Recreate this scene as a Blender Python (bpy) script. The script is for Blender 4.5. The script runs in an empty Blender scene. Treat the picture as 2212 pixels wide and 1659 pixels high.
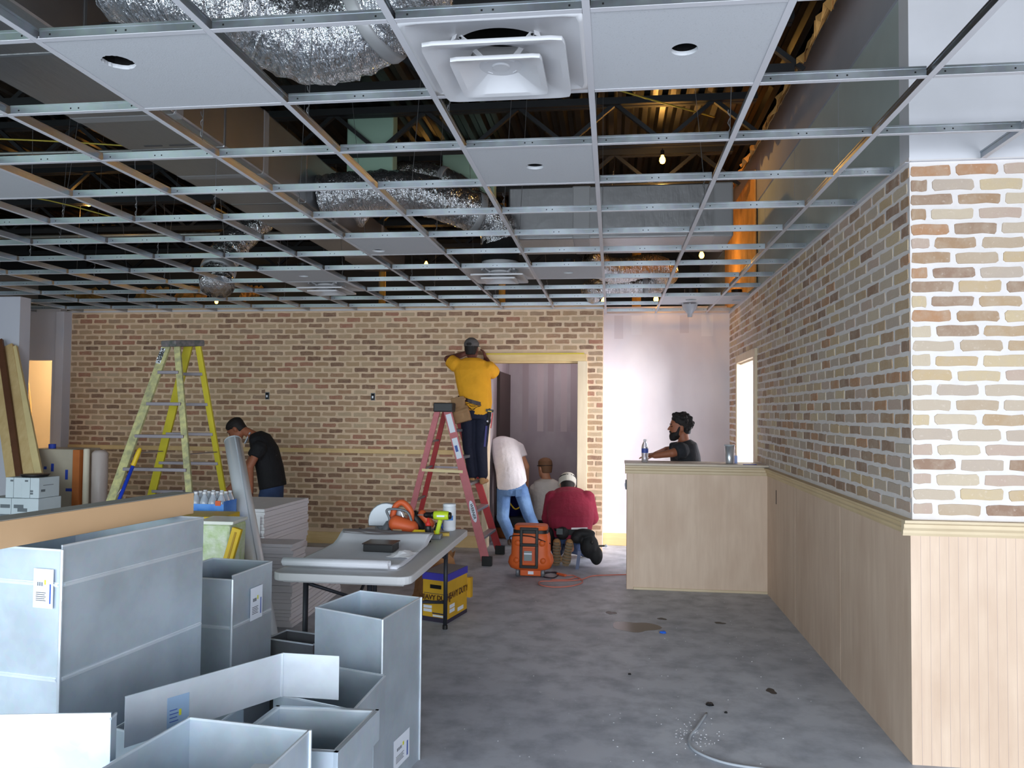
import bpy, bmesh, math, random
from mathutils import Vector, Matrix, Quaternion
random.seed(7)
C = bpy.context.scene.collection
SC = bpy.context.scene
PI = math.pi
V = Vector
HC = 1.645          # eye height
HT = 2.8645         # underside of the ceiling grid
# ------------------------------------------------------------------ camera
F_PX, YAW, PITCH, ROLL = 1709.5, -.1263, .0338, .0089
_cy, _sy, _cp, _sp = math.cos(YAW), math.sin(YAW), math.cos(PITCH), math.sin(PITCH)
_f = V((_sy * _cp, _cy * _cp, _sp)); _r = V((_cy, -_sy, 0)); _u = _r.cross(_f)
_c, _s = math.cos(ROLL), math.sin(ROLL)
CR = _c * _r + _s * _u; CU = -_s * _r + _c * _u; CF = _f
cam_d = bpy.data.cameras.new('camera'); cam = bpy.data.objects.new('camera', cam_d); C.objects.link(cam)
cam.matrix_world = Matrix(((CR.x, CU.x, -CF.x, 0), (CR.y, CU.y, -CF.y, 0), (CR.z, CU.z, -CF.z, HC), (0, 0, 0, 1)))
cam_d.sensor_width = 36; cam_d.lens = F_PX / 2212 * 36; cam_d.clip_start = .05
SC.camera = cam
SC.view_settings.view_transform = 'Standard'; SC.view_settings.look = 'None'
SC.view_settings.exposure = 0.0; SC.view_settings.gamma = 1; SC.view_settings.use_curve_mapping = False
# ------------------------------------------------------------------ light
w = bpy.data.worlds.new('world'); SC.world = w; w.use_nodes = True
w.node_tree.nodes['Background'].inputs[0].default_value = (.72, .85, 1, 1)
w.node_tree.nodes['Background'].inputs[1].default_value = .35

def area(name, loc, aim, sx, sy, power, col, spread=PI):
    d = bpy.data.lights.new(name, 'AREA'); d.shape = 'RECTANGLE'; d.size = sx; d.size_y = sy
    d.energy = power; d.color = col; d.spread = spread
    o = bpy.data.objects.new(name, d); C.objects.link(o); o.location = loc
    o.rotation_euler = (V(aim) - V(loc)).to_track_quat('-Z', 'Y').to_euler(); return o

def point(name, loc, power, col, r=.05):
    d = bpy.data.lights.new(name, 'POINT'); d.energy = power; d.color = col; d.shadow_soft_size = r
    o = bpy.data.objects.new(name, d); C.objects.link(o); o.location = loc; return o
# storefront glazing behind the camera (overcast daylight), one light per glazed bay
area('daylight_bay_right', (2.9, -2.0, 1.5), (2.9, 3, .2), 3.4, 2.4, 205, (.88, .94, 1), 2.6)
area('daylight_bay_middle', (-1.4, -2.0, 1.5), (-1.4, 3, .2), 3.6, 2.4, 222, (.82, .91, 1), 2.6)
area('daylight_bay_left', (-5.6, -2.0, 1.5), (-5.6, 3, .2), 3.6, 2.4, 95, (.84, .96, 1), 2.6)
area('daylight_clerestory', (-6.5, -2.0, 3.55), (-6.5, 3, 3.4), 5.0, 1.0, 46, (.66, 1, .82))
area('daylight_side_room', (4.6, 6.9, 1.7), (1.4, 8.7, 1.35), 2.0, 1.9, 680, (.97, .97, 1))
point('lamp_back_room', (-8.0, 11.0, 2.5), 70, (1, .86, .66), .12)
point('lamp_hallway', (-.7, 10.5, 2.6), 20, (1, .92, .95), .15)
# ------------------------------------------------------------------ helpers
def ray(x, y):
    return CR * ((x - 1106) / F_PX) + CU * (-(y - 829.5) / F_PX) + CF

def at(x, y, X=None, Y=None, Z=None):
    """point of the room seen in direction (x, y), at a known real depth or height"""
    d = ray(x, y)
    t = X / d.x if X is not None else Y / d.y if Y is not None else (Z - HC) / d.z
    return V((0, 0, HC)) + d * t

def srgb(c):
    return tuple(((v / 255) / 12.92 if v <= 10 else (((v / 255) + .055) / 1.055) ** 2.4) for v in c)

class NT:
    def __init__(s, m):
        m.use_nodes = True; s.t = m.node_tree; s.n = s.t.nodes; s.b = s.n['Principled BSDF']
    def add(s, typ, **kw):
        o = s.n.new(typ)
        for k, v in kw.items(): setattr(o, k, v)
        return o
    def link(s, a, b): s.t.links.new(a, b)
    def coord(s, scale=(1, 1, 1)):
        tc = s.add('ShaderNodeTexCoord'); mp = s.add('ShaderNodeMapping'); mp.inputs['Scale'].default_value = scale
        s.link(tc.outputs['Object'], mp.inputs[0]); return mp.outputs[0]
    def noise(s, co, scale, detail=4, rough=.55):
        n = s.add('ShaderNodeTexNoise'); n.inputs['Scale'].default_value = scale; n.inputs['Detail'].default_value = detail
        n.inputs['Roughness'].default_value = rough; s.link(co, n.inputs['Vector']); return n.outputs['Fac']
    def ramp(s, fac, stops, interp='LINEAR'):
        r = s.add('ShaderNodeValToRGB'); e = r.color_ramp; e.interpolation = interp
        while len(e.elements) < len(stops): e.elements.new(.5)
        for k, (p, c) in zip(e.elements, stops): k.position = p; k.color = (*c, 1)
        s.link(fac, r.inputs[0]); return r.outputs[0]
    def mix(s, fac, a, b, mode='MIX'):
        m = s.add('ShaderNodeMix', data_type='RGBA', blend_type=mode)
        for sock, v in ((m.inputs[0], fac), (m.inputs[6], a), (m.inputs[7], b)):
            if hasattr(v, 'is_output') or isinstance(v, bpy.types.NodeSocket): s.link(v, sock)
            else: sock.default_value = v if not isinstance(v, tuple) else (*v, 1)
        return m.outputs[2]
    def bump(s, h, strength=.3, dist=.01):
        b = s.add('ShaderNodeBump'); b.inputs['Strength'].default_value = strength; b.inputs['Distance'].default_value = dist
        s.link(h, b.inputs['Height']); s.link(b.outputs[0], s.b.inputs['Normal'])

MATS = {}
def mat(name, rgb, rough=.6, metal=0, var=.0, vscale=8, bump=0, bscale=60, bdist=.004, stretch=(1, 1, 1), rgb2=None, emit=0, trans=0, ior=1.45, spec=.5, alpha=1):
    """procedural material: base colour rgb (0-255), mottled toward rgb2 or by +-var, optional bump"""
    if name in MATS: return MATS[name]
    m = bpy.data.materials.new(name); MATS[name] = m; t = NT(m); b = t.b
    c = srgb(rgb); b.inputs['Roughness'].default_value = rough; b.inputs['Metallic'].default_value = metal
    b.inputs['Specular IOR Level'].default_value = spec; b.inputs['IOR'].default_value = ior
    if trans: b.inputs['Transmission Weight'].default_value = trans
    if alpha < 1: b.inputs['Alpha'].default_value = alpha
    co = t.coord(stretch)
    if var or rgb2:
        c2 = srgb(rgb2) if rgb2 else tuple(max(0, v * (1 - var)) for v in c)
        c1 = c if rgb2 else tuple(min(1, v * (1 + var)) for v in c)
        t.link(t.ramp(t.noise(co, vscale), [(.35, c1), (.68, c2)]), b.inputs['Base Color'])
    else: b.inputs['Base Color'].default_value = (*c, 1)
    if bump: t.bump(t.noise(co, bscale, 3), bump, bdist)
    if emit:
        b.inputs['Emission Color'].default_value = (*c, 1); b.inputs['Emission Strength'].default_value = emit
    return m

class MB:
    """mesh collector"""
    def __init__(s): s.v = []; s.f = []; s.m = []; s.k = 0
    def mi(s, k): s.k = k; return s
    def add(s, vs, fs):
        o = len(s.v); s.v += [tuple(p) for p in vs]; s.f += [tuple(i + o for i in q) for q in fs]; s.m += [s.k] * len(fs); return s
    def obox(s, p, ex, ey, ez):
        p, ex, ey, ez = V(p), V(ex), V(ey), V(ez)
        if ex.cross(ey).dot(ez) < 0: ex, ey = ey, ex
        q = [p, p + ex, p + ex + ey, p + ey]; q += [a + ez for a in q]
        return s.add(q, [(3, 2, 1, 0), (4, 5, 6, 7), (0, 1, 5, 4), (1, 2, 6, 5), (2, 3, 7, 6), (3, 0, 4, 7)])
    def box(s, x0, x1, y0, y1, z0, z1): return s.obox((x0, y0, z0), (x1 - x0, 0, 0), (0, y1 - y0, 0), (0, 0, z1 - z0))
    def bar(s, a, b, w, h, side=None):
        """rectangular bar from a to b, w along side, h across"""
        a, b = V(a), V(b); d = (b - a).normalized()
        sd = V(side) if side else (V((0, 0, 1)).cross(d) if abs(d.z) < .95 else V((1, 0, 0)))
        sd = (sd - d * sd.dot(d)).normalized(); n = d.cross(sd)
        return s.obox(a - sd * w / 2 - n * h / 2, sd * w, n * h, b - a)
    def loft(s, secs, n=14, close=True):
        """secs: (centre, U, V) ellipse half axes"""
        o = []
        for c, u, w_ in secs:
            o += [V(c) + V(u) * math.cos(2 * PI * i / n) + V(w_) * math.sin(2 * PI * i / n) for i in range(n)]
        fs = []
        for k in range(len(secs) - 1):
            for i in range(n):
                j = (i + 1) % n; fs.append((k * n + i, k * n + j, (k + 1) * n + j, (k + 1) * n + i))
        if close: fs += [tuple(range(n - 1, -1, -1)), tuple((len(secs) - 1) * n + i for i in range(n))]
        return s.add(o, fs)
    def frame(s, d, up=None):
        d = V(d).normalized(); up = V(up) if up else (V((0, 0, 1)) if abs(d.z) < .9 else V((1, 0, 0)))
        u = d.cross(up).normalized(); return u, u.cross(d)
    def tube(s, pts, r, n=8, close=True):
        pts = [V(p) for p in pts]; secs = []; m = len(pts); u = None
        for i, p in enumerate(pts):
            d = (pts[min(i + 1, m - 1)] - pts[max(i - 1, 0)]).normalized()
            if u is None: u, w_ = s.frame(d)
            u = (u - d * u.dot(d)).normalized(); w_ = d.cross(u)
            q = r[i] if isinstance(r, (list, tuple)) else r
            secs.append((p, u * q, w_ * q))
        return s.loft(secs, n, close)
    def cap(s, p0, r0, p1, r1, n=12):
        """tapered limb with round ends"""
        p0, p1 = V(p0), V(p1); d = (p1 - p0).normalized(); u, w_ = s.frame(d); secs = []
        for a in (-80, -50, -20): a = math.radians(a); secs.append((p0 + d * r0 * math.sin(a), u * r0 * math.cos(a), w_ * r0 * math.cos(a)))
        for a in (20, 50, 80): a = math.radians(a); secs.append((p1 + d * r1 * math.sin(a), u * r1 * math.cos(a), w_ * r1 * math.cos(a)))
        return s.loft(secs, n)
    def ell(s, c, u, v, w_, n=12, m=7):
        c, u, v, w_ = V(c), V(u), V(v), V(w_); secs = []
        for k in range(m):
            a = -PI / 2 + PI * (k + .5) / m; secs.append((c + w_ * math.sin(a), u * math.cos(a), v * math.cos(a)))
        return s.loft(secs, n)
    def ball(s, c, r, n=10, m=6): return s.ell(c, (r, 0, 0), (0, r, 0), (0, 0, r), n, m)
    def lathe(s, prof, c=(0, 0, 0), ax=(0, 0, 1), n=20, close=True):
        u, w_ = s.frame(ax); a = V(ax).normalized()
        return s.loft([(V(c) + a * z, u * max(r, 1e-4), w_ * max(r, 1e-4)) for r, z in prof], n, close)
    def prism(s, pts, ext):
        pts = [V(p) for p in pts]; n = len(pts); e = V(ext)
        nrm = sum(((pts[i] - pts[0]).cross(pts[(i + 1) % n] - pts[0]) for i in range(n)), V())
        if nrm.dot(e) < 0: pts.reverse()
        return s.add(pts + [p + e for p in pts], [tuple(range(n - 1, -1, -1)), tuple(range(n, 2 * n))] + [(i, (i + 1) % n, n + (i + 1) % n, n + i) for i in range(n)])
    def mesh(s, name, mats, smooth=False):
        me = bpy.data.meshes.new(name); me.from_pydata(s.v, [], s.f)
        for m in (mats if isinstance(mats, (list, tuple)) else [mats]): me.materials.append(m)
        me.polygons.foreach_set('material_index', s.m)
        if smooth: me.polygons.foreach_set('use_smooth', [True] * len(s.f))
        me.update(); return me
    def build(s, name, mats, parent=None, smooth=False, bevel=0, world=True, auto=None):
        me = s.mesh(name, mats, smooth); o = bpy.data.objects.new(name, me); C.objects.link(o)
        if parent is not None:
            o.parent = parent
            if world: o.matrix_parent_inverse = parent_world(parent).inverted()
        if bevel:
            b = o.modifiers.new('bevel', 'BEVEL'); b.width = bevel; b.segments = 2; b.limit_method = 'ANGLE'; b.angle_limit = .7
        if auto:
            me.polygons.foreach_set('use_smooth', [True] * len(s.f)); me.set_sharp_from_angle(angle=auto)
        return o

def parent_world(p):
    m = p.matrix_basis.copy()
    while p.parent is not None:
        m = p.parent.matrix_basis @ p.matrix_parent_inverse @ m if False else m
        p = p.parent
    return m

def tag(o, label=None, cat=None, group=None, kind=None):
    for k, v in (('label', label), ('category', cat), ('group', group), ('kind', kind)):
        if v: o[k] = v
    return o

def thing(name, label, cat, loc=(0, 0, 0), group=None):
    o = bpy.data.objects.new(name, None); C.objects.link(o); o.empty_display_size = .05; o.location = loc
    return tag(o, label, cat, group)

def struct(name, mb, m, **kw):
    return tag(mb.build(name, m, **kw), kind='structure')

def sub(o, parent):
    """make a world-space mesh a sub-part"""
    o.parent = parent; o.matrix_parent_inverse = root_world(parent).inverted(); return o

def root_world(p):
    if p.parent is None: return p.matrix_basis.copy()
    return root_world(p.parent) @ p.matrix_parent_inverse @ p.matrix_basis
parent_world = root_world

def text(name, s, loc, right, up, size, m, parent, depth=.0008, bold=0):
    cu = bpy.data.curves.new(name, 'FONT'); cu.body = s; cu.size = size; cu.align_x = 'CENTER'; cu.align_y = 'CENTER'; cu.extrude = depth; cu.offset = bold
    cu.materials.append(m); tmp = bpy.data.objects.new('tmp', cu); C.objects.link(tmp)
    me = bpy.data.meshes.new_from_object(tmp.evaluated_get(bpy.context.evaluated_depsgraph_get())); bpy.data.objects.remove(tmp)
    o = bpy.data.objects.new(name, me); C.objects.link(o)
    r, u = V(right).normalized(), V(up).normalized(); n = r.cross(u)
    mw = Matrix(((r.x, u.x, n.x, loc[0]), (r.y, u.y, n.y, loc[1]), (r.z, u.z, n.z, loc[2]), (0, 0, 0, 1)))
    o.parent = parent; o.matrix_parent_inverse = root_world(parent).inverted(); o.matrix_basis = mw
    return o

def smoothpath(pts, k=6):
    pts = [V(p) for p in pts]; out = []
    q = [pts[0] * 2 - pts[1]] + pts + [pts[-1] * 2 - pts[-2]]
    for i in range(1, len(q) - 2):
        a, b, c, d = q[i - 1:i + 3]
        for j in range(k):
            t = j / k
            out.append(.5 * ((2 * b) + (c - a) * t + (2 * a - 5 * b + 4 * c - d) * t * t + (3 * b - a - 3 * c + d) * t ** 3))
    out.append(pts[-1]); return out
# ------------------------------------------------------------------ materials
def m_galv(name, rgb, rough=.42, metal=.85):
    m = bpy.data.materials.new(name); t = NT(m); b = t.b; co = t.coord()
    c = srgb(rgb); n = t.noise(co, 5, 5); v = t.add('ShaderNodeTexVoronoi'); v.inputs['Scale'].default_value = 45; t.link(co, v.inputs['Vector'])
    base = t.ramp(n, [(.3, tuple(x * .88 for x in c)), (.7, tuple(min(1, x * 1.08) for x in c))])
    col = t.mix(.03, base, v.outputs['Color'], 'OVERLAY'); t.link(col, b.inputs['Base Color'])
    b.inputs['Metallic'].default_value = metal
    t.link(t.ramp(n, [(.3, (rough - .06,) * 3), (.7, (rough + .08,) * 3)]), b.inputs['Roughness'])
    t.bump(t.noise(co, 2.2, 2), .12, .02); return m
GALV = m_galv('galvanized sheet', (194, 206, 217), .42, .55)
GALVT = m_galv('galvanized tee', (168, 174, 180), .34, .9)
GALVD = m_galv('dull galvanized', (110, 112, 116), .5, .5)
PIPEM = mat('pipe galvanized', (240, 244, 250), .25, .15)
GALVLIT = m_galv('bright galvanized', (214, 220, 228), .4, .4)  # lighter galvanized copy; light caught by the bent sheet is in its colour
def m_foil(name, rgb, rough=.2, strength=.7, scale=14):
    m = bpy.data.materials.new(name); t = NT(m); b = t.b; co = t.coord((1, 1, 1))
    b.inputs['Base Color'].default_value = (*srgb(rgb), 1); b.inputs['Metallic'].default_value = .95; b.inputs['Roughness'].default_value = rough
    cs = t.coord((3.2, .7, .7)); n1 = t.noise(cs, scale * .55, 4, .6); n2 = t.noise(co, scale * 1.3, 4, .6)
    rid = t.add('ShaderNodeMath', operation='ABSOLUTE'); sb = t.add('ShaderNodeMath', operation='SUBTRACT'); t.link(n1, sb.inputs[0]); sb.inputs[1].default_value = .5; t.link(sb.outputs[0], rid.inputs[0])
    ad = t.add('ShaderNodeMath', operation='MULTIPLY_ADD'); t.link(n2, ad.inputs[0]); ad.inputs[1].default_value = .35; t.link(rid.outputs[0], ad.inputs[2])
    t.bump(ad.outputs[0], strength, .06); return m
FOIL = m_foil('crumpled foil', (222, 224, 228), .15, 1.0)
FOILF = m_foil('flat foil facing', (168, 168, 170), .42, .15, 4)
TAPE = mat('foil tape', (170, 170, 172), .5, .4)
WHITE = mat('white paint', (226, 226, 230), .55)
TEEW = mat('white tee cap', (206, 206, 212), .5)
def m_tile():
    m = bpy.data.materials.new('ceiling tile'); t = NT(m); co = t.coord()
    n = t.noise(co, 160, 2); t.link(t.ramp(n, [(.28, srgb((184, 186, 191))), (.40, srgb((196, 198, 203)))]), t.b.inputs['Base Color'])
    t.b.inputs['Roughness'].default_value = .9; t.bump(t.noise(co, 220, 2), .25, .002); return m
TILE = m_tile()
HOLE = mat('dark hollow', (14, 14, 15), .9)
DECK = mat('roof deck steel', (52, 50, 48), .33, .85, var=.3, vscale=4)
JOIST = mat('joist primer', (38, 39, 42), .6, .1)
KRAFT = mat('kraft facing', (214, 160, 92), .8, bump=.4, bscale=18, bdist=.02, var=.15, vscale=6)
GYP = mat('gypsum board', (164, 164, 172), .85, var=.05, vscale=2)
GYPG = mat('gypsum board green', (176, 186, 184), .85, var=.06, vscale=2)
def m_dry(name, c1, c2, sc=1.2):
    m = bpy.data.materials.new(name); t = NT(m); co = t.coord((1, 1, .55)); n = t.noise(co, sc, 4, .5)
    t.link(t.ramp(n, [(.35, srgb(c1)), (.62, srgb(c2))]), t.b.inputs['Base Color']); t.b.inputs['Roughness'].default_value = .8; return m
DRY = m_dry('taped drywall', (222, 214, 216), (200, 192, 197))
PAINTW = m_dry('primed wall', (206, 206, 216), (196, 197, 208))
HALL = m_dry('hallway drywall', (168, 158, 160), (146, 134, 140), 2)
MUD = mat('joint compound', (218, 211, 213), .85)
MUDD = mat('bare board stripe', (198, 188, 192), .85)
def m_concrete():
    m = bpy.data.materials.new('concrete floor'); t = NT(m); co = t.coord(); b = t.b
    n1 = t.noise(co, .7, 6, .6); n2 = t.noise(co, 5, 5, .6); n3 = t.noise(co, 30, 3)
    c = t.ramp(n1, [(.3, srgb((172, 177, 188))), (.7, srgb((196, 200, 208)))])
    c = t.mix(t.ramp(n2, [(.42, (0, 0, 0)), (.66, (.8,) * 3)]), c, srgb((146, 150, 160)))
    c = t.mix(t.ramp(n3, [(.62, (0, 0, 0)), (.8, (.5,) * 3)]), c, srgb((196, 198, 204)))
    t.link(c, b.inputs['Base Color']); t.link(t.ramp(n2, [(.3, (.48,) * 3), (.7, (.62,) * 3)]), b.inputs['Roughness'])
    t.bump(n3, .12, .004); return m
CONC = m_concrete()
def m_ply(name, c1, c2, c3, sc=(7, 7, .8)):
    m = bpy.data.materials.new(name); t = NT(m); co = t.coord(sc); b = t.b; co2 = t.coord((1.5, 1.5, .7))
    n = t.noise(co, 3, 6, .6); k = t.noise(co2, 2.2, 3)
    c = t.ramp(n, [(.3, srgb(c1)), (.7, srgb(c2))])
    t.link(t.mix(t.ramp(k, [(.45, (0, 0, 0)), (.75, (.6,) * 3)]), c, srgb(c3)), b.inputs['Base Color'])
    b.inputs['Roughness'].default_value = .55; t.bump(n, .06, .003); return m
PLY = m_ply('birch plywood', (220, 196, 174), (208, 182, 160), (192, 162, 138))
PINE = m_ply('yellow pine', (222, 194, 142), (208, 176, 122), (190, 156, 104))
PINEX = m_ply('pine along wall', (222, 194, 142), (208, 176, 122), (190, 156, 104), (.8, 7, 7))
PINEY = m_ply('pine along depth', (216, 190, 146), (204, 174, 126), (188, 156, 110), (7, .8, 7))
RAIL = m_ply('chair rail wood', (218, 196, 156), (206, 182, 142), (196, 170, 130), (4, .6, 7))
RAILX = m_ply('chair rail wood across', (216, 198, 168), (206, 186, 154), (196, 174, 142), (.6, 4, 7))
DOORF = m_ply('door casing wood', (222, 204, 176), (212, 192, 162), (200, 178, 148))
def m_brick(name, stops):
    m = bpy.data.materials.new(name); t = NT(m); b = t.b; co = t.coord((1, 1, 1))
    oi = t.add('ShaderNodeObjectInfo'); g = t.add('ShaderNodeNewGeometry')
    a = t.add('ShaderNodeMath', operation='ADD'); t.link(oi.outputs['Random'], a.inputs[0]); t.link(g.outputs['Random Per Island'], a.inputs[1])
    fr = t.add('ShaderNodeMath', operation='FRACT'); t.link(a.outputs[0], fr.inputs[0])
    k = len(stops); col = t.ramp(fr.outputs[0], [(i / k, srgb(c)) for i, c in enumerate(stops)], 'CONSTANT')
    # per-brick offset so that shared meshes do not repeat their grain
    off = t.add('ShaderNodeVectorMath', operation='ADD'); sc = t.add('ShaderNodeVectorMath', operation='SCALE'); cv = t.add('ShaderNodeCombineXYZ')
    t.link(fr.outputs[0], cv.inputs[0]); t.link(fr.outputs[0], cv.inputs[2]); t.link(cv.outputs[0], sc.inputs[0]); sc.inputs['Scale'].default_value = 37
    t.link(co, off.inputs[0]); t.link(sc.outputs[0], off.inputs[1])
    n = t.noise(off.outputs[0], 12, 5, .65)
    col = t.mix(t.ramp(n, [(.42, (0, 0, 0)), (.72, (.55,) * 3)]), col, srgb(stops[1]))
    n2 = t.noise(off.outputs[0], 55, 3)
    col = t.mix(t.ramp(n2, [(.6, (0, 0, 0)), (.78, (.35,) * 3)]), col, srgb((225, 212, 200)))
    t.link(col, b.inputs['Base Color']); b.inputs['Roughness'].default_value = .85; t.bump(n2, .5, .004); return m
BRICK_B = m_brick('brick buff brown', [(164, 134, 104), (176, 148, 118), (144, 112, 88), (180, 154, 124), (160, 124, 98), (126, 96, 78), (172, 144, 112), (160, 112, 92), (152, 126, 104), (180, 158, 130), (138, 106, 86), (168, 138, 110)])
BRICK_R = m_brick('brick grey rose', [(178, 152, 122), (188, 172, 154), (196, 176, 144), (164, 134, 106), (182, 166, 152), (146, 118, 100), (190, 166, 132), (184, 162, 148), (174, 132, 100), (196, 180, 158), (154, 128, 108), (180, 160, 138)])
MORT_B = mat('buff mortar', (212, 186, 158), .9, var=.06, vscale=10, bump=.5, bscale=50, bdist=.004)
MORT_R = mat('white mortar', (220, 214, 212), .9, var=.04, vscale=10, bump=.5, bscale=50, bdist=.004)
# ================================================================== SETTING
Yb, Yw, XR, YC = 9.42, 9.90, 1.42, 4.0     # back brick wall, white wall, right wall, near end of the right wall
RZ = 1.145                                  # top of the chair rail
XE = -.11                                   # right end of the back brick wall
struct('floor', MB().box(-11, 6, -2.6, 14, -.12, 0), CONC)
# ---- back wall with doorway
DX0, DX1, DZ = -1.535, -.305, 2.305         # rough opening behind the casing
wb = MB().box(-6.95, DX0, Yb, Yb + .14, 0, 2.95).box(DX1, XE, Yb, Yb + .14, 0, 2.95).box(DX0, DX1, Yb, Yb + .14, DZ, 2.95)
wall_back = struct('wall_back', wb, MORT_B)
wall_back_white = struct('wall_back_white', MB().box(XE - .02, XR, Yw, Yw + .12, 0, 2.95).box(XE - .13, XE, Yb + .14, Yw + .12, 0, 2.95), DRY)
for k, (a, b, z0, z1) in enumerate(((.02, .13, 2.55, 2.84), (.23, .36, 2.6, 2.84), (.82, .93, 2.62, 2.84), (1.08, 1.22, 2.58, 2.84))):
    MB().box(a, b, Yw - .001, Yw, z0, z1).build('compound_patch', MUD if k % 2 else MUDD, wall_back_white)
# ---- right wall (brick over plywood), its near end face, gypsum above
RD0, RD1, RDZ = 8.08, 9.22, 2.225
def right_wall():
    b = MB()
    b.box(XR, XR + .13, YC + .13, RD0, 0, HT + .01).box(XR, XR + .13, RD1, Yw + .12, 0, HT + .01).box(XR, XR + .13, RD0, RD1, RDZ, HT + .01)
    return struct('wall_right', b, MORT_R)
wall_right = right_wall()
wall_right_end = struct('wall_right_end', MB().box(XR, 3.6, YC, YC + .13, 0, HT + .01), MORT_R)
gy = struct('wall_right_upper', MB().box(XR, XR + .13, YC + .13, 13.2, HT + .01, 3.73), GYPG)
MB().box(XR - .012, XR, YC + .01, 13.2, 3.73, 4.34).build('gypsum_panel', GYP, gy)
for y in (5.2, 6.42, 7.64, 8.86, 10.08):
    MB().box(XR - .0015, XR, y, y + .004, HT + .02, 3.73).build('board_joint', GYP, gy)
struct('wall_right_end_upper', MB().box(XR, 3.6, YC, YC + .13, HT + .01, 4.34), mat('gypsum board pale', (214, 214, 220), .85, var=.05, vscale=2))
# ---- bricks
def brick_variants(seed, n=9, L=.18, H=.047, D=.0035):
    rnd = random.Random(seed); out = []
    for k in range(n):
        j = lambda a=.0035: rnd.uniform(-a, a)
        hx, hz, c = L / 2, H / 2, rnd.uniform(.004, .011)
        pts = [(-hx + c, -hz + j()), (-hx * .35, -hz + j()), (hx * .35, -hz + j()), (hx - c, -hz + j()), (hx + j(), -hz + c), (hx + j(), hz - c),
               (hx - c, hz + j()), (hx * .35, hz + j()), (-hx * .35, hz + j()), (-hx + c, hz + j()), (-hx + j(), hz - c), (-hx + j(), -hz + c)]
        m = len(pts); d = D + rnd.uniform(-.0015, .0015)
        vs = [(x, .004, z) for x, z in pts] + [(x * .985, -d, z * .93) for x, z in pts]
        out.append((vs, [tuple(range(m, 2 * m))] + [(i, (i + 1) % m, m + (i + 1) % m, m + i) for i in range(m)]))
    return out
def brick_field(wall, o, u, inw, ulen, z0, z1, pu, pz, bl, bh, holes, m, parts, seed, first=0.0):
    """coursed thin bricks; the nearest `parts` of them are objects, the rest one joined part"""
    rnd = random.Random(seed); o, u, inw = V(o), V(u), V(inw); up = V((0, 0, 1))
    variants = brick_variants(seed, L=bl, H=bh)
    meshes = []
    for vs, fs in variants:
        me = bpy.data.meshes.new('brick'); me.from_pydata(vs, [], fs); me.materials.append(m); meshes.append(me)
    items = []; row = 0; z = z1 - pz / 2
    while z - bh / 2 > z0 - .004:
        s = first + (pu / 2 if row % 2 else 0) - pu + rnd.uniform(-.012, .012)
        while s < ulen:
            a, b = max(s + (pu - bl) / 2, .006), min(s + pu - (pu - bl) / 2, ulen - .004)
            segs = [(a, b)]
            for (h0, h1, k0, k1) in holes:
                if k0 - bh / 2 < z < k1 + bh / 2:
                    ns = []
                    for (p, q) in segs:
                        if q <= h0 or p >= h1: ns.append((p, q))
                        else:
                            if p < h0 - .012: ns.append((p, h0 - .012))
                            if q > h1 + .012: ns.append((h1 + .012, q))
                    segs = ns
            for (p, q) in segs:
                if q - p > .03:
                    items.append((o + u * ((p + q) / 2) + up * (z + rnd.uniform(-.0025, .0025)), (q - p) / bl, rnd.randrange(len(meshes)), rnd.uniform(.93, 1.06)))
            s += pu
        row += 1; z -= pz
    items.sort(key=lambda it: (it[0] - V((0, 0, HC))).length)
    base = Matrix(((u.x, inw.x, 0, 0), (u.y, inw.y, 0, 0), (u.z, inw.z, 1, 0), (0, 0, 0, 1)))
    for p, sx, k, sz in items[:parts]:
        b = bpy.data.objects.new('brick', meshes[k]); C.objects.link(b); b.parent = wall
        b.matrix_basis = Matrix.Translation(p) @ base @ Matrix.Diagonal((sx, 1, sz, 1))
    rest = items[parts:]
    if rest:
        mb = MB()
        for p, sx, k, sz in rest:
            vs, fs = variants[k]
            mb.add([p + u * (x * sx) + inw * y + up * (zz * sz) for x, y, zz in vs], fs)
        tag(mb.build('brickwork', m, wall), kind='stuff')
PZ = .0685
JB0, JB1 = at(578, 855, Y=Yb).x + 6.95, at(806, 857, Y=Yb).x + 6.95
brick_field(wall_back, (-6.95, Yb, 0), (1, 0, 0), (0, 1, 0), 6.95 + XE, .15, 2.85, .1985, PZ, .170, .049,
            [(DX0 + 6.95 - .0, DX1 + 6.95 + .0, 0, DZ + .01), (0, 6.95 - 1.5, 1.134, 1.136), (JB0 - .02, JB0 + .02, 1.86, 1.90), (JB1 - .02, JB1 + .02, 1.86, 1.90)], BRICK_B, 300, 3)
brick_field(wall_right, (XR, Yw, 0), (0, -1, 0), (1, 0, 0), Yw - YC, RZ + .01, HT - .01, .214, .0705, .189, .0525,
            [(Yw - RD1 - .01, Yw - RD0 + .01, 0, RDZ + .02)], BRICK_R, 300, 5)
brick_field(wall_right_end, (XR, YC, 0), (1, 0, 0), (0, 1, 0), 2.15, RZ + .01, HT - .01, .214, .0705, .189, .0525, [], BRICK_R, 300, 9, first=-.014)
# ---- back-wall boards
struct('baseboard_back', MB().box(-6.95, DX0, Yb - .022, Yb, 0, .14).box(DX1, XE, Yb - .022, Yb, 0, .02), PINEX, bevel=.003)
struct('baseboard_white', MB().box(XE, XR, Yw - .02, Yw, 0, .15), PINEX, bevel=.003)
struct('trim_1', MB().box(-6.95, -1.5, Yb - .016, Yb, 1.108, 1.162), PINEX, bevel=.003)
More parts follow.
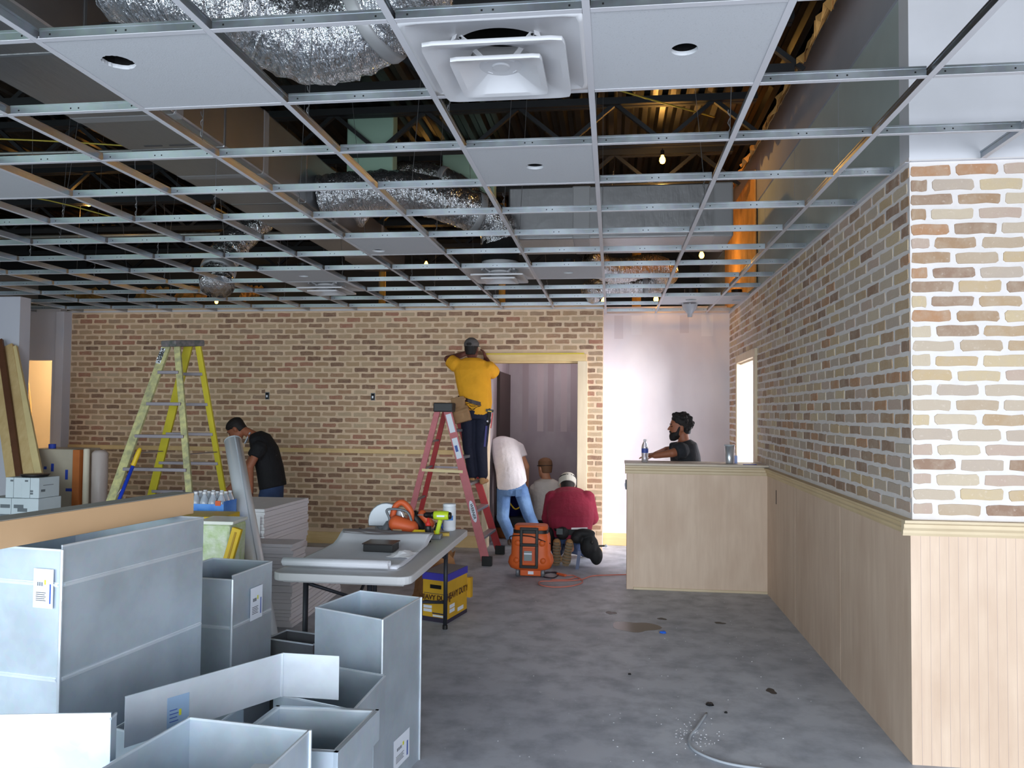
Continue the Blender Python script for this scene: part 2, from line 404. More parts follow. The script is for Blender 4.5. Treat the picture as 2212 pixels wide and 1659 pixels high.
# ---- doorway in the brick wall: pine casing and jambs
door = tag(bpy.data.objects.new('door_1', None), kind='structure'); C.objects.link(door); door.location = (-.92, Yb, 0)
MB().box(DX0, DX1, Yb - .03, Yb + .012, DZ - .065, DZ + .02).build('head_casing', PINEX, door, bevel=.003)
MB().box(DX1 - .105, DX1 + .012, Yb - .03, Yb + .012, 0, DZ - .065).build('side_casing', DOORF, door, bevel=.003)
MB().box(DX0 - .012, DX0 + .055, Yb - .03, Yb + .012, 0, DZ - .065).build('side_casing', DOORF, door, bevel=.003)
MB().box(DX0 + .03, DX1 - .08, Yb + .012, Yb + .16, DZ - .085, DZ - .065).build('head_jamb', PINEX, door)
MB().box(DX0 + .035, DX0 + .055, Yb + .012, Yb + .16, 0, DZ - .085).build('side_jamb', DOORF, door)
MB().box(DX1 - .105, DX1 - .085, Yb + .012, Yb + .16, 0, DZ - .085).build('side_jamb', DOORF, door)
# ---- hallway behind it
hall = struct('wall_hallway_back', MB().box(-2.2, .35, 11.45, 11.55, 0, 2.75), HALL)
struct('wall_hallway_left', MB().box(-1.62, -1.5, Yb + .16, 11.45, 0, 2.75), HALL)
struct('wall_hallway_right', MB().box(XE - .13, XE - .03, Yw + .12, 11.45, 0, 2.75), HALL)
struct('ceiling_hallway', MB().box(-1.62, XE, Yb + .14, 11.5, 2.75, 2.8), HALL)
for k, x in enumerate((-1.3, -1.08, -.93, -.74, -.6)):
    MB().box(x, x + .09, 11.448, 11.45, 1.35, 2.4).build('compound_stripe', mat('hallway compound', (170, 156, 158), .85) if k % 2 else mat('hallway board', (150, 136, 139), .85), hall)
d2 = tag(MB().box(-1.5, -1.46, 10.25, 11.33, 0, 2.16).build('door_2', mat('dark brown door', (58, 40, 34), .5)), kind='structure')
MB().box(-1.462, -1.44, 10.3, 10.34, .98, 1.02).build('handle', mat('dark metal', (40, 38, 36), .4, .8), d2)
# ---- door in the right wall with bright room beyond
d3 = tag(bpy.data.objects.new('door_3', None), kind='structure'); C.objects.link(d3); d3.location = (XR, 8.65, 0)
MB().box(XR - .03, XR + .01, RD0 - .05, RD1 + .03, RDZ - .02, RDZ + .06).build('head_casing', DOORF, d3, bevel=.003)
MB().box(XR - .03, XR + .01, RD0 - .05, RD0 + .05, 0, RDZ - .02).build('side_casing', DOORF, d3, bevel=.003)
MB().box(XR - .03, XR + .01, RD1 - .05, RD1 + .03, 0, RDZ - .02).build('side_casing', DOORF, d3, bevel=.003)
MB().box(XR + .01, XR + .14, RD0 + .03, RD0 + .05, 0, RDZ - .04).box(XR + .01, XR + .14, RD1 - .05, RD1 - .03, 0, RDZ - .04).box(XR + .01, XR + .14, RD0 + .05, RD1 - .05, RDZ - .04, RDZ - .02).build('jamb', DOORF, d3)
sr = MB().box(XR + .13, 5.0, 10.6, 10.7, 0, 2.9).box(XR + .13, 5.0, YC + .13, YC + .2, 0, 2.9).box(XR + .13, 5.0, YC + .13, 10.7, 2.85, 2.92)
sr.box(4.9, 5.0, YC + .2, 5.9, 0, 2.9).box(4.9, 5.0, 7.9, 10.6, 0, 2.9).box(4.9, 5.0, 5.9, 7.9, 0, .7).box(4.9, 5.0, 5.9, 7.9, 2.7, 2.9)
struct('wall_side_room', sr, mat('bright white wall', (240, 240, 242), .7))
# ---- plywood wainscot, chair rail
GROOVE = mat('bead groove', (200, 180, 168), .6)
for a, b in ((YC, 5.16), (5.165, 6.38), (6.385, 7.62)):
    MB().box(XR - .014, XR, a, b - .002, .0, RZ - .06).build('plywood_panel', PLY, wall_right)
MB().box(XR - .0155, XR - .0145, 7.08, 7.1, .86, .98).build('slot', HOLE, wall_right)
pan = MB().box(XR - .014, 3.6, YC - .016, YC, 0, RZ - .06).build('plywood_panel', PLY, wall_right_end)
bead = MB()
for k in range(26): bead.box(XR + .03 + k * .042, XR + .032 + k * .042, YC - .0175, YC - .0155, .0, RZ - .075)
sub(bead.build('bead_grooves', GROOVE), pan)
def rail(name, o, u, n, L, m):
    """moulded chair rail profile extruded along u"""
    prof = [(0, -.075), (.018, -.075), (.024, -.062), (.024, -.05), (.036, -.036), (.036, -.02), (.05, -.012), (.05, 0), (0, 0)]
    o, u, n = V(o), V(u), V(n); return struct(name, MB().prism([o + n * a + V((0, 0, RZ + b)) for a, b in prof], u * L), m)
rail('trim_2', (XR, YC, 0), (0, 1, 0), (-1, 0, 0), 7.5 - YC, RAIL)
rail('trim_3', (XR - .05, YC, 0), (1, 0, 0), (0, -1, 0), 2.2, RAILX)
# ---- half-height counter wall
PX0, PX1, PY = .15, XR, 7.5
half = struct('wall_counter', MB().box(PX0, PX1, PY, PY + .15, 0, RZ), mat('counter core', (196, 172, 152), .7))
MB().box(PX0 + .05, PX1 - .014, PY - .014, PY, .02, RZ - .06).build('plywood_panel', PLY, half)
MB().box(PX0 - .012, PX0 + .05, PY - .018, PY + .15, .0, RZ - .06).build('corner_board', PLY, half, bevel=.003)
MB().box(PX0 + .05, PX1 - .014, PY - .026, PY - .014, 0, .022).build('base_strip', RAILX, half, bevel=.003)
rl = MB(); prof = [(0, -.075), (.018, -.075), (.024, -.062), (.024, -.05), (.036, -.036), (.036, -.02), (.05, -.012), (.05, 0), (0, 0)]
rl.prism([V((PX0 - .03, PY - a - .012, RZ + b)) for a, b in prof], (PX1 - PX0 + .03, 0, 0)); rl.build('rail_moulding', RAILX, half)
MB().box(PX0 - .03, PX1, PY - .02, PY + .42, RZ, RZ + .022).build('counter_top', mat('pale counter top', (206, 192, 176), .5, var=.05), half, bevel=.004)
# ---- left side: pier, recess with lit opening, corner column
struct('wall_left_pier', MB().box(-8.8, -6.53, 8.0, 8.16, 0, HT), PAINTW)
struct('wall_left_recess', MB().box(-7.16, -7.06, 9.35, 9.47, 0, 2.95).box(-9.2, -8.35, 9.35, 9.47, 0, 2.95).box(-8.35, -7.16, 9.35, 9.47, 2.245, 2.95), PAINTW)
struct('trim_4', MB().box(-7.06, -6.95, 9.27, 9.5, 0, HT), PAINTW, bevel=.004)
struct('wall_lit_room', MB().box(-10.5, -6.8, 11.6, 11.7, 0, 2.95).box(-6.9, -6.8, 9.56, 11.6, 0, 2.95).box(-10.5, -6.8, 9.5, 11.7, 2.8, 2.9), mat('warm painted wall', (232, 208, 168), .8))
tag(MB().tube(smoothpath([(at(58, 790, Y=11.5).x, 11.5, 2.79), at(58, 800, Y=11.5), at(63, 840, Y=11.5), at(67, 890, Y=11.5), at(66, 930, Y=11.5), (at(66, 930, Y=11.5).x, 11.5, .3)]), .012, 6).build('hanging_cord', mat('cream cord', (216, 180, 120), .6), smooth=True), 'cream cord hanging in the lit orange opening behind the lumber', 'cord')
# ---- shell out of the frame
WH = mat('plain wall', (190, 192, 198), .8)
struct('wall_left', MB().box(-10.6, -10.5, -2.1, 13.4, 0, 4.5), WH)
struct('wall_far', MB().box(-10.6, 5, 13.3, 13.4, 0, 4.5), mat('dark block wall', (70, 68, 66), .9))
sf = MB().box(-10.6, 5.1, -2.12, -2.02, 0, .25).box(-10.6, 5.1, -2.12, -2.02, 2.75, 3.0).box(-10.6, 5.1, -2.12, -2.02, 4.15, 4.5)
for x in (-10.5, -7.6, -3.5, .55, 4.6): sf.box(x - .05, x + .05, -2.12, -2.02, .25, 4.15)
sf.box(-1.4, 5.1, -2.12, -2.02, 3.0, 4.15)
struct('window_1', sf, mat('dark storefront frame', (60, 58, 56), .5, .5))
struct('wall_outer_right', MB().box(5.0, 5.1, -2.1, 13.4, 0, 4.5), WH)
# ================================================================== PLENUM
def deck():
    b = MB(); x = -10.6; z0, z1 = 4.36, 4.40; pr = []
    while x < 5.1:
        pr += [(x, z1), (x + .03, z0), (x + .08, z0), (x + .11, z1)]; x += .1525
    vs = [(a, -2.1, z) for a, z in pr] + [(a, 13.4, z) for a, z in pr]; n = len(pr)
    b.add(vs, [(i, i + 1, n + i + 1, n + i) for i in range(n - 1)])
    b.add([(-10.6, -2.1, 4.46), (5.1, -2.1, 4.46), (5.1, 13.4, 4.46), (-10.6, 13.4, 4.46)], [(0, 1, 2, 3)])
    return b
tag(deck().build('ceiling_roof_deck', DECK), kind='structure')
ZB, ZT = 3.93, 4.34
wm = {}
for s_ in (1, -1):
    b = MB(); b.bar((-.21 * s_, 0, ZB + .03), (.21 * s_, 0, ZT - .03), .04, .034); wm[s_] = b.mesh('web_member', JOIST)
cn = ['first', 'second', 'third', 'fourth', 'fifth', 'sixth', 'seventh', 'eighth']
for k in range(8):
    y = 2.75 + 1.36 * k
    t = thing('bar_joist', f'dark open web steel roof joist, {cn[k]} one from the front of the room', 'joist', (0, y, ZB), 'roof joists above the ceiling grid')
    for z, nm in ((ZB, 'bottom_chord'), (ZT - .05, 'top_chord')):
        MB().box(-10.4, XR - .22, y - .055, y - .008, z, z + .06).box(-10.4, XR - .22, y + .008, y + .055, z, z + .06).build(nm, JOIST, t)
    x = -8.6; i = 0
    while x < 1.2:
        o = bpy.data.objects.new('web_member', wm[1 if i % 2 == 0 else -1]); C.objects.link(o); o.parent = t; o.location = (x, 0, -ZB)
        x += .42; i += 1
    MB().box(-10.4, -8.8, y - .02, y + .02, ZB + .04, ZT - .04).build('end_plate', JOIST, t)
# kraft-faced insulation along the top of the right wall
rnd = random.Random(4)
for k in range(9):
    y0 = 2.1 + k * .95; n = 14; b = MB(); rows = 5; vs = []
    for r in range(rows):
        for i in range(n + 1):
            f = r / (rows - 1); y = y0 + .94 * i / n
            vs.append((XR - .03 - .14 * f - rnd.uniform(0, .05) * f, y, 4.36 - .05 - (0.05 + .26 * f) + rnd.uniform(-.05, .05) * (f if r == rows - 1 else .2)))
    off = len(vs); vs += [(x + .012, y, z + .01) for x, y, z in vs]; fs = []
    for r in range(rows - 1):
        for i in range(n):
            q = (r * (n + 1) + i, r * (n + 1) + i + 1, (r + 1) * (n + 1) + i + 1, (r + 1) * (n + 1) + i); fs.append(q); fs.append(tuple(a + off for a in reversed(q)))
    b.add(vs, fs)
    tag(b.build('insulation_batt', KRAFT), f'torn kraft faced insulation batt over the right wall, {["first","second","third","fourth","fifth","sixth","seventh","eighth","ninth"][k]} from the front', 'insulation', 'insulation batts above the right wall')
for k, (px_, wd) in enumerate(((300, .55), (385, .6), (525, .35), (150, .7))):
    c0 = at(px_, 618, Y=13.2); b = MB(); vs = []; n = 10
    for r in range(5):
        for i in range(n + 1): vs.append((c0.x + wd * i / n, 13.26 - .05 * r + rnd.uniform(-.03, .03) * (r > 0), 3.78 - .06 * r + rnd.uniform(-.04, .04)))
    b.add(vs, [(r * (n + 1) + i, r * (n + 1) + i + 1, (r + 1) * (n + 1) + i + 1, (r + 1) * (n + 1) + i) for r in range(4) for i in range(n)])
    o = b.build('insulation_roll', KRAFT); s = o.modifiers.new('s', 'SOLIDIFY'); s.thickness = .03
    tag(o, f'lit kraft insulation piece against the far plenum wall, {["second from the left","third from the left","rightmost","leftmost"][k]}', 'insulation', 'insulation at the back of the plenum')
for k in range(5):
    y0 = 8.0 + .42 * k
    o = MB().box(XR - .035, XR - .013, y0, y0 + .405, HT + .03, 4.06).build('kraft_strip', KRAFT, bevel=.012)
    tag(o, f'orange lit kraft insulation strip on the upper right wall, {["first","second","third","fourth","fifth"][k]} counted toward the back', 'insulation', 'kraft strips on the upper right wall')
# work lamps in the plenum
BULB = mat('lit bulb', (255, 176, 70), .4, emit=14)
for k, (x, y, z, p, lb) in enumerate(((1.0, 9.15, 3.45, 7, 'lit amber work bulb hanging high beside the right wall'), (.53, 9.0, 3.24, 2.5, 'lit amber work bulb hanging near the foil duct at the back right'),
        (-.12, 10.2, 3.08, .5, 'lit amber bulb low over the white wall, left one of the lowest pair'), (.52, 9.7, 3.03, .5, 'lit amber bulb low over the white wall, right one of the lowest pair'),
        (.47, 7.7, 4.1, 15, 'added amber bulb lighting the roof deck between the joists'), (-2.6, 10.8, 3.7, 7, 'lit amber work bulb far back behind the middle ducts'), (-6.6, 12.5, 3.45, 5, 'lit amber work bulb at the far left of the plenum'), (-6.0, 8.36, 4.01, 4, 'added amber bulb hidden behind a joist chord to light the left plenum'))):  # under-deck and behind-chord bulbs are added only to light this space
    t = thing('work_bulb', lb, 'bulb', (x, y, z), 'amber string bulbs in the plenum')
    MB().lathe([(.001, -.055), (.02, -.048), (.03, -.025), (.026, 0), (.014, .02), (.012, .035)], (x, y, z), n=12).build('glass_bulb', BULB, t, smooth=True)
    MB().lathe([(.017, .03), (.019, .035), (.019, .075), (.006, .08)], (x, y, z), n=10).build('socket', mat('black plastic', (22, 22, 24), .45), t)
    MB().tube([(x, y, z + .08), (x + .01, y, z + .3), (x, y + .02, 4.34)], .004, 5).build('cord', mat('black plastic', (22, 22, 24), .45), t)
    point('bulb_glow', (x, y - .0, z - .1), p, (1, .52, .12), .03)
# ---- ducts
def rect_duct(name, label, x0, x1, y0, y1, z0, z1, bands, axis, m):
    t = thing(name, label, 'duct', ((x0 + x1) / 2, (y0 + y1) / 2, z0))
    L = (y1 - y0) if axis == 'y' else (x1 - x0); n = max(1, round(L / 1.5)); st = L / n
    for i in range(n):
        if axis == 'y': MB().box(x0, x1, y0 + i * st + .002, y0 + (i + 1) * st - .002, z0, z1).build('duct_section', m, t, bevel=.015)
        else: MB().box(x0 + i * st + .002, x0 + (i + 1) * st - .002, y0, y1, z0, z1).build('duct_section', m, t, bevel=.015)
    for a in bands:
        if axis == 'y': MB().box(x0 - .002, x1 + .004, a, a + .1, z0 - .003, z1 + .003).build('tape_band', TAPE, t, bevel=.015)
        else: MB().box(a, a + .17, y0 - .004, y1 + .002, z0 - .003, z1 + .003).build('tape_band', TAPE, t, bevel=.015)
    return t
tr = rect_duct('trunk_duct', 'long grey foil faced trunk duct running toward the back on the left', -3.1, -2.45, 2.0, 7.4, 3.3, 3.76, (4.12, 5.25, 6.7), 'y', FOILF)
MB().box(-2.95, -2.78, 3.92, 4.06, 3.2975, 3.299).build('red_label', mat('faded red label', (150, 52, 56), .6), tr)
for (a, b) in ((-2.95, -2.83), (-2.78, -2.58)): MB().box(a, b, 4.62, 4.635, 3.2975, 3.299).build('printed_mark', mat('faint print', (84, 82, 84), .7), tr)
rect_duct('trunk_duct', 'narrower grey foil faced duct continuing the long trunk toward the back', -3.0, -2.5, 7.42, 9.3, 3.32, 3.66, (8.3,), 'y', FOILF)
rect_duct('cross_duct', 'dark foil faced cross duct spanning toward the right wall with tape band', -.95, .95, 7.1, 7.8, 3.2, 3.68, (-.37, .88), 'x', FOILF)
rect_duct('side_duct', 'short rectangular duct at the top left corner beside the trunk duct', -4.6, -3.2, 2.55, 3.1, 3.3, 3.75, (-4.2,), 'x', GALVT)
GREENLIT = mat('green lit panel', (168, 200, 180), .4, .2)  # panels stand for green-lit rectangles; the green light is in their colour
rect_duct('green_lit_panel', 'pale green lit panel behind the joists right of the trunk duct', -2.42, -1.98, 6.9, 7.05, 3.72, 4.36, (), 'x', GREENLIT)
rect_duct('green_lit_panel', 'dimmer pale green lit panel behind the joists left of the cross duct', -1.75, -1.2, 7.9, 8.05, 3.72, 4.36, (), 'x', GREENLIT)
def flex(name, label, pts, r, seed):
    t = thing(name, label, 'duct', pts[0]); rn = random.Random(seed)
    path = smoothpath(pts, 16); rr = []
    for i in range(len(path)): rr.append(r * (1 + .02 * math.sin(i * 1.3) + rn.uniform(-.025, .025)))
    b = MB(); b.tube(path, rr, 26); b.v = [tuple(c + rn.uniform(-.006, .006) for c in p) for p in b.v]
    b.build('foil_jacket', FOIL, t, smooth=True)
    p, q = path[len(path) * 2 // 3], path[len(path) * 2 // 3 + 2]; d = (q - p).normalized()
    MB().lathe([(r * 1.05, 0), (r * 1.07, .01), (r * 1.07, .05), (r * 1.05, .06)], p, d, 26).build('hanging_strap', TAPE, t, smooth=True)
    return t
P = lambda x, y, Y: at(x, y, Y=Y)
flex('flex_duct', 'crumpled silver flex duct sagging beside the near air diffuser', [P(250, -60, 3.1), P(450, 0, 3.2), P(560, 40, 3.35), P(690, 85, 3.5), P(800, 50, 3.55), P(880, -40, 3.4), P(960, -140, 3.2)], .2, 1)
flex('flex_duct', 'silver flex duct bending down onto the middle far diffuser', [(-2.43, 6.3, 3.42), (-2.15, 6.35, 3.46), (-1.75, 6.5, 3.5), (-1.35, 6.7, 3.42), (-1.06, 6.9, 3.32), (-1.0, 6.95, 3.17)], .17, 2)
flex('flex_duct', 'dark foil flex duct arching behind the silver one above the middle', [P(760, 470, 7.2), P(810, 410, 7.3), P(880, 378, 7.4), P(980, 400, 7.4), P(1060, 470, 7.3)], .13, 5)
flex('flex_duct', 'silver flex duct elbow hanging at the back left of the ceiling', [P(600, 440, 7.9), P(540, 490, 7.7), P(490, 545, 7.5), P(470, 590, 7.35), P(470, 620, 7.26)], .16, 3)
flex('flex_duct', 'silver flex duct curling between the cross duct and the right wall', [P(1270, 565, 8.2), P(1330, 585, 8.4), P(1400, 575, 8.7), P(1440, 590, 8.9), P(1400, 615, 9.1), P(1310, 615, 9.0), P(1270, 635, 8.9)], .13, 4)
# conduit, pipes, cables
GPIPE = mat('grey conduit', (150, 152, 150), .4, .6)
for k, (a, b, r) in enumerate((((-9.5, 8.9, 3.75), (-3.2, 9.0, 3.75), .02), ((-9.5, 9.5, 3.85), (1.2, 9.55, 3.85), .03), ((-9.0, 6.1, 3.85), (-3.15, 6.3, 3.85), .014))):
    tag(MB().tube([a, b], r, 8).build('conduit', GPIPE, smooth=True), ['grey conduit crossing the left plenum near the back', 'thick pipe crossing the plenum behind the brick wall', 'thin conduit crossing the left plenum above the tees'][k], 'pipe')
for k, (x, Y, r) in enumerate(((826, 9.9, .045), (1085, 10.2, .045), (1375, 10.3, .06))):
    p = P(x, 600, Y); tag(MB().tube([(p.x, p.y, (0, 2.8, 0)[k]), (p.x, p.y, 4.36)], r, 10).build('drain_pipe', mat('amber pipe', (216, 160, 74), .5), smooth=True), ['yellow vertical pipe left of the far diffuser above the brick wall', 'yellow vertical pipe behind the far diffuser', 'yellow vertical pipe behind the rightmost foil duct'][k], 'pipe')  # pipes share one plain amber base colour
for k, pts in enumerate((((-9.0, 5.2, 4.0), (-7, 5.6, 3.8), (-5.2, 6.0, 3.9), (-3.3, 6.4, 3.85)), ((-8.6, 7.4, 3.7), (-6.5, 7.6, 3.9), (-5, 7.8, 3.6)), ((.9, 7.2, 4.3), (.2, 6.4, 4.2), (-.9, 5.6, 4.25)))):
    tag(MB().tube(smoothpath(pts), .007, 5).build('cable', mat('yellow cable', (190, 170, 70), .5), smooth=True), ['yellow cable sagging through the near left joists', 'yellow cable sagging in the far left plenum', 'yellow cable under the deck at the right'][k], 'cable')
# ================================================================== SUSPENDED CEILING
ceiling = tag(bpy.data.objects.new('ceiling', None), kind='structure'); C.objects.link(ceiling); ceiling.location = (0, 4, HT)
X0, Y0, G = -.0846, 2.3785, .6096
TX = lambda i: X0 + G * i
TY = lambda j: Y0 + G * j
def tee_mesh(L, hgt=.040, axis='x'):
    b = MB(); w2 = .012
    def bx(a0, a1, c0, c1, z0, z1):
        if axis == 'x': b.box(a0, a1, c0, c1, z0, z1)
        else: b.box(c0, c1, a0, a1, z0, z1)
    b.mi(1); bx(0, L, -w2, w2, 0, .0016)
    b.mi(0); bx(0, L, -.0012, .0012, .0016, hgt - .008); bx(0, L, -.0035, .0035, hgt - .008, hgt)
    b.mi(2)
    for f in (.47, .53): bx(L * f - .003, L * f + .003, -.0018, -.0011, .016, .022)
    if axis == 'x':
        for a in (.035, L - .041): bx(a, a + .006, -.0018, -.0011, .016, .022)
    return b
TM = [GALVT, TEEW, HOLE]
for i in range(-16, 6):
    y1 = (Yw if TX(i) > XE else Yb) if i <= 2 else YC
    if TX(i) < -8.7: y1 = 8
    b = tee_mesh(y1 - .6, .042, 'y'); b.v = [(x + TX(i), y + .6, z + HT) for x, y, z in b.v]; b.build('main_tee', TM, ceiling)
ct = tee_mesh(G - .026).mesh('cross_tee', TM)
for j in range(-1, 13):
    for i in range(-16, 5):
        a = TX(i) + .013
        if i >= 2 and TY(j) > YC: sx = (XR - TX(2) - .015) / (G - .026) if i == 2 else None
        else: sx = 1
        if TY(j) > Yw - .05 or (TY(j) > Yb and TX(i) < XE - .3): sx = None
        if sx is None: continue
        o = bpy.data.objects.new('cross_tee', ct); C.objects.link(o); o.parent = ceiling; o.matrix_parent_inverse = Matrix.Translation((0, -4, -HT))
        o.location = (a, TY(j), HT - .0002); o.scale.x = sx
wa = MB().box(-9, DX1, Yb - .02, Yb, HT - .002, HT).box(-9, XE, Yb - .0015, Yb, HT - .002, HT + .022).box(XE, XR, Yw - .02, Yw, HT - .002, HT).box(XR - .02, XR, YC, Yw, HT - .002, HT).box(XR - .0015, XR, YC, Yw, HT, HT + .022)
wa.box(XR, 3.6, YC - .02, YC, HT - .002, HT).box(XE - .0, XE + .02, Yb, Yw, HT - .002, HT)
wa.build('wall_angle', TEEW, ceiling)
WIRE = mat('hanger wire', (128, 128, 130), .45, .7)
rnd = random.Random(12)
for i in range(-13, 4):
    for y in (3.45, 4.75, 5.95, 7.25, 8.5):
        if i == 3 and y > 4 or rnd.random() < .25: continue
        x = TX(i); y += rnd.uniform(-.25, .25); top = V((x + rnd.uniform(-.12, .12), y + rnd.uniform(-.2, .2), rnd.choice((3.95, 4.35))))
        b = MB().tube([(x, y, HT + .03), (x + .004, y, HT + .1), top], .0018, 4)
        tw = [(x + .006 * math.cos(k * 1.5), y + .006 * math.sin(k * 1.5), HT + .035 + k * .012) for k in range(12)]
        b.tube(tw, .0022, 4); b.build('hanger_wire', WIRE, ceiling)
# ---- tiles
def tile(i, j, label, hole=None, r=.045, w=None, group='white ceiling tiles with lamp holes', jag=0):
    x0, x1, y0, y1 = TX(i) + .004, (TX(i + 1) - .004 if w is None else TX(i) + w), TY(j) + .004, TY(j + 1) - .004
    z0, z1 = HT + .0025, HT + .017; n = 44; rn = random.Random(i * 7 + j)
    cx, cy = hole if hole else ((x0 + x1) / 2, (y0 + y1) / 2); inner = []; outer = []
    for k in range(n):
        a = 2 * PI * k / n + PI / 4; q = r + (rn.uniform(-jag, jag) if jag else 0); inner.append((cx + q * math.cos(a), cy + q * math.sin(a)))
        t = k / n * 4; s = int(t); f = t - s; cs = [(x1, y1), (x0, y1), (x0, y0), (x1, y0)]; p, q2 = cs[s], cs[(s + 1) % 4]
        outer.append((p[0] + (q2[0] - p[0]) * f, p[1] + (q2[1] - p[1]) * f))
    vs = [(*p, z0) for p in outer] + [(*p, z0) for p in inner] + [(*p, z1) for p in outer] + [(*p, z1) for p in inner]; fs = []
    for k in range(n):
        l = (k + 1) % n
        fs += [(k, n + k, n + l, l), (2 * n + k, 2 * n + l, 3 * n + l, 3 * n + k), (k, l, 2 * n + l, 2 * n + k), (n + k, 3 * n + k, 3 * n + l, n + l)]
    b = MB().add(vs, fs)
    o = b.build('ceiling_tile', TILE); tag(o, label, 'ceiling tile', group)
    MB().lathe([(r * 1.25, 0), (r * 1.25, .001), (r * 1.2, .1), (.001, .1)], (cx, cy, z1), n=16, close=False).build('lamp_can', mat('lamp can', (40, 40, 42), .4, .6), o)
    return o
tile(-3, 0, 'large near ceiling tile at left with ragged hole by its left corner', (TX(-3) + .17, TY(0) + .19), .055, jag=.002)
tile(0, 0, 'large near ceiling tile right of the air diffuser with round hole', (TX(0) + .32, TY(0) + .3))
tile(-1, 2, 'white ceiling tile with centre hole, two rows behind the near diffuser')
tile(-6, 2, 'blank looking ceiling tile at the left edge of the picture', (TX(-6) + .12, TY(2) + .5))
tile(-3, 5, 'ceiling tile in mid ceiling with hole at its left corner', (TX(-3) + .12, TY(5) + .45), .05)
tile(-5, 7, 'far left ceiling tile with small hole, in front of the back diffuser')
tile(-1, 7, 'far ceiling tile with centre hole right of the far diffuser')
tile(1, 10, 'last row ceiling tile pierced by the clear funnel fitting', (at(1490, 652, Z=HT).x, TY(10) + .26), .06)
tile(2, 10, 'narrow last row ceiling tile touching the right brick wall', (at(1592, 649, Z=HT).x, TY(10) + .33), .05, w=XR - TX(2) - .006)
# ---- diffusers
def diffuser(i, j, label):
    cx, cy = TX(i) + G / 2, TY(j) + G / 2; t = thing('air_diffuser', label, 'air vent', (cx, cy, HT), 'square white ceiling diffusers')
    def sq(h, z, n=64, rc=.03):
        o = []
        for k in range(n):
            a = 2 * PI * k / n + PI / 4; c, s = math.cos(a), math.sin(a); q = 22
            rr = h / ((abs(c) ** q + abs(s) ** q) ** (1 / q)); o.append((cx + rr * c, cy + rr * s, HT + z))
        return o
    def ci(r, z, n=64): return [(cx + r * math.cos(2 * PI * k / n + PI / 4), cy + r * math.sin(2 * PI * k / n + PI / 4), HT + z) for k in range(n)]
    def stack(rings, cap=False):
        vs = sum(rings, []); n = 64; fs = []
        for q in range(len(rings) - 1):
            for k in range(n): l = (k + 1) % n; fs.append((q * n + k, q * n + l, (q + 1) * n + l, (q + 1) * n + k))
        if cap: fs.append(tuple((len(rings) - 1) * n + k for k in range(n)))
        return MB().add(vs, fs)
    W = mat('diffuser enamel', (206, 206, 210), .4)
    for nm, rg, cp in (('outer_frame', [sq(.30, .003), sq(.28, .002), sq(.25, .012), ci(.168, .032), ci(.163, .12)], False),
                       ('middle_cone', [sq(.232, -.036), sq(.232, -.048), sq(.212, -.045), ci(.108, .004), ci(.102, .025)], False),
                       ('centre_cone', [sq(.152, -.054), sq(.152, -.066), sq(.134, -.062), ci(.076, -.022), ci(.03, -.022), ci(.026, -.027)], True)):
        o = stack(rg, cp).build(nm, W, t, auto=.25); s = o.modifiers.new('solid', 'SOLIDIFY'); s.thickness = .0025
    MB().lathe([(.17, .1), (.17, .3)], (cx, cy, HT), n=30, close=False).build('collar', HOLE, t)
    for a in range(4):
        an = PI / 4 + a * PI / 2; c, s = math.cos(an), math.sin(an)
        b = MB().bar((cx + .19 * c, cy + .19 * s, HT + .035), (cx + .11 * c, cy + .11 * s, HT + .006), .022, .003)
        b.bar((cx + .12 * c, cy + .12 * s, HT + .004), (cx + .06 * c, cy + .06 * s, HT - .026), .02, .003)
        b.bar((cx + .19 * c, cy + .19 * s, HT + .036), (cx + .2 * c, cy + .2 * s, HT + .01), .022, .003)
        b.mi(1).ball((cx + .17 * c, cy + .17 * s, HT + .028), .006, 6, 4); b.build('bracket', [W, HOLE], t)
diffuser(-1, 0, 'square white air diffuser of nested cones, nearest in the ceiling')
diffuser(-2, 7, 'far square white air diffuser under the silver flex duct')
diffuser(-5, 8, 'far left square white air diffuser behind a ceiling tile')
# ================================================================== SHEET METAL IN THE FOREGROUND
PAPER = mat('label paper', (226, 232, 244), .6)
INK = mat('label ink', (60, 62, 70), .6)
BLUEI = mat('label blue', (70, 96, 170), .6)
YELI = mat('label yellow', (214, 214, 60), .6)
SEAM = m_galv('bright seam', (222, 230, 238), .35, .5)
def label_on(parent, p, r, u, w_, h, extra=True, off=.0006):
    """paper label: centre p, right r, up u"""
    p, r, u = V(p), V(r).normalized(), V(u).normalized(); n = r.cross(u)
    b = MB(); q = p - r * w_ / 2 - u * h / 2 + n * off; b.obox(q, r * w_, u * h, n * .0008)
    o = b.build('paper_label', PAPER, parent)
    if extra:
        k = MB(); k.mi(0)
        for i in range(5): k.obox(q + r * w_ * .14 + u * h * (.18 + .05 * i) + n * .0009, r * w_ * (.5 - .05 * (i % 2)), u * h * .018, n * .0004)
        for i in range(9): k.obox(q + r * w_ * (.2 + .035 * i) + u * h * .56 + n * .0009, r * w_ * (.012 + .012 * (i % 3 == 0)), u * h * .1, n * .0004)
        k.mi(1).obox(q + r * w_ * .82 + u * h * .12 + n * .0009, r * w_ * .08, u * h * .5, n * .0004)
        k.mi(2).obox(q + r * w_ * .55 + u * h * .6 + n * .0009, r * w_ * .09, u * h * .12, n * .0004)
        sub(k.build('print', [INK, BLUEI, YELI]), o)
    return o
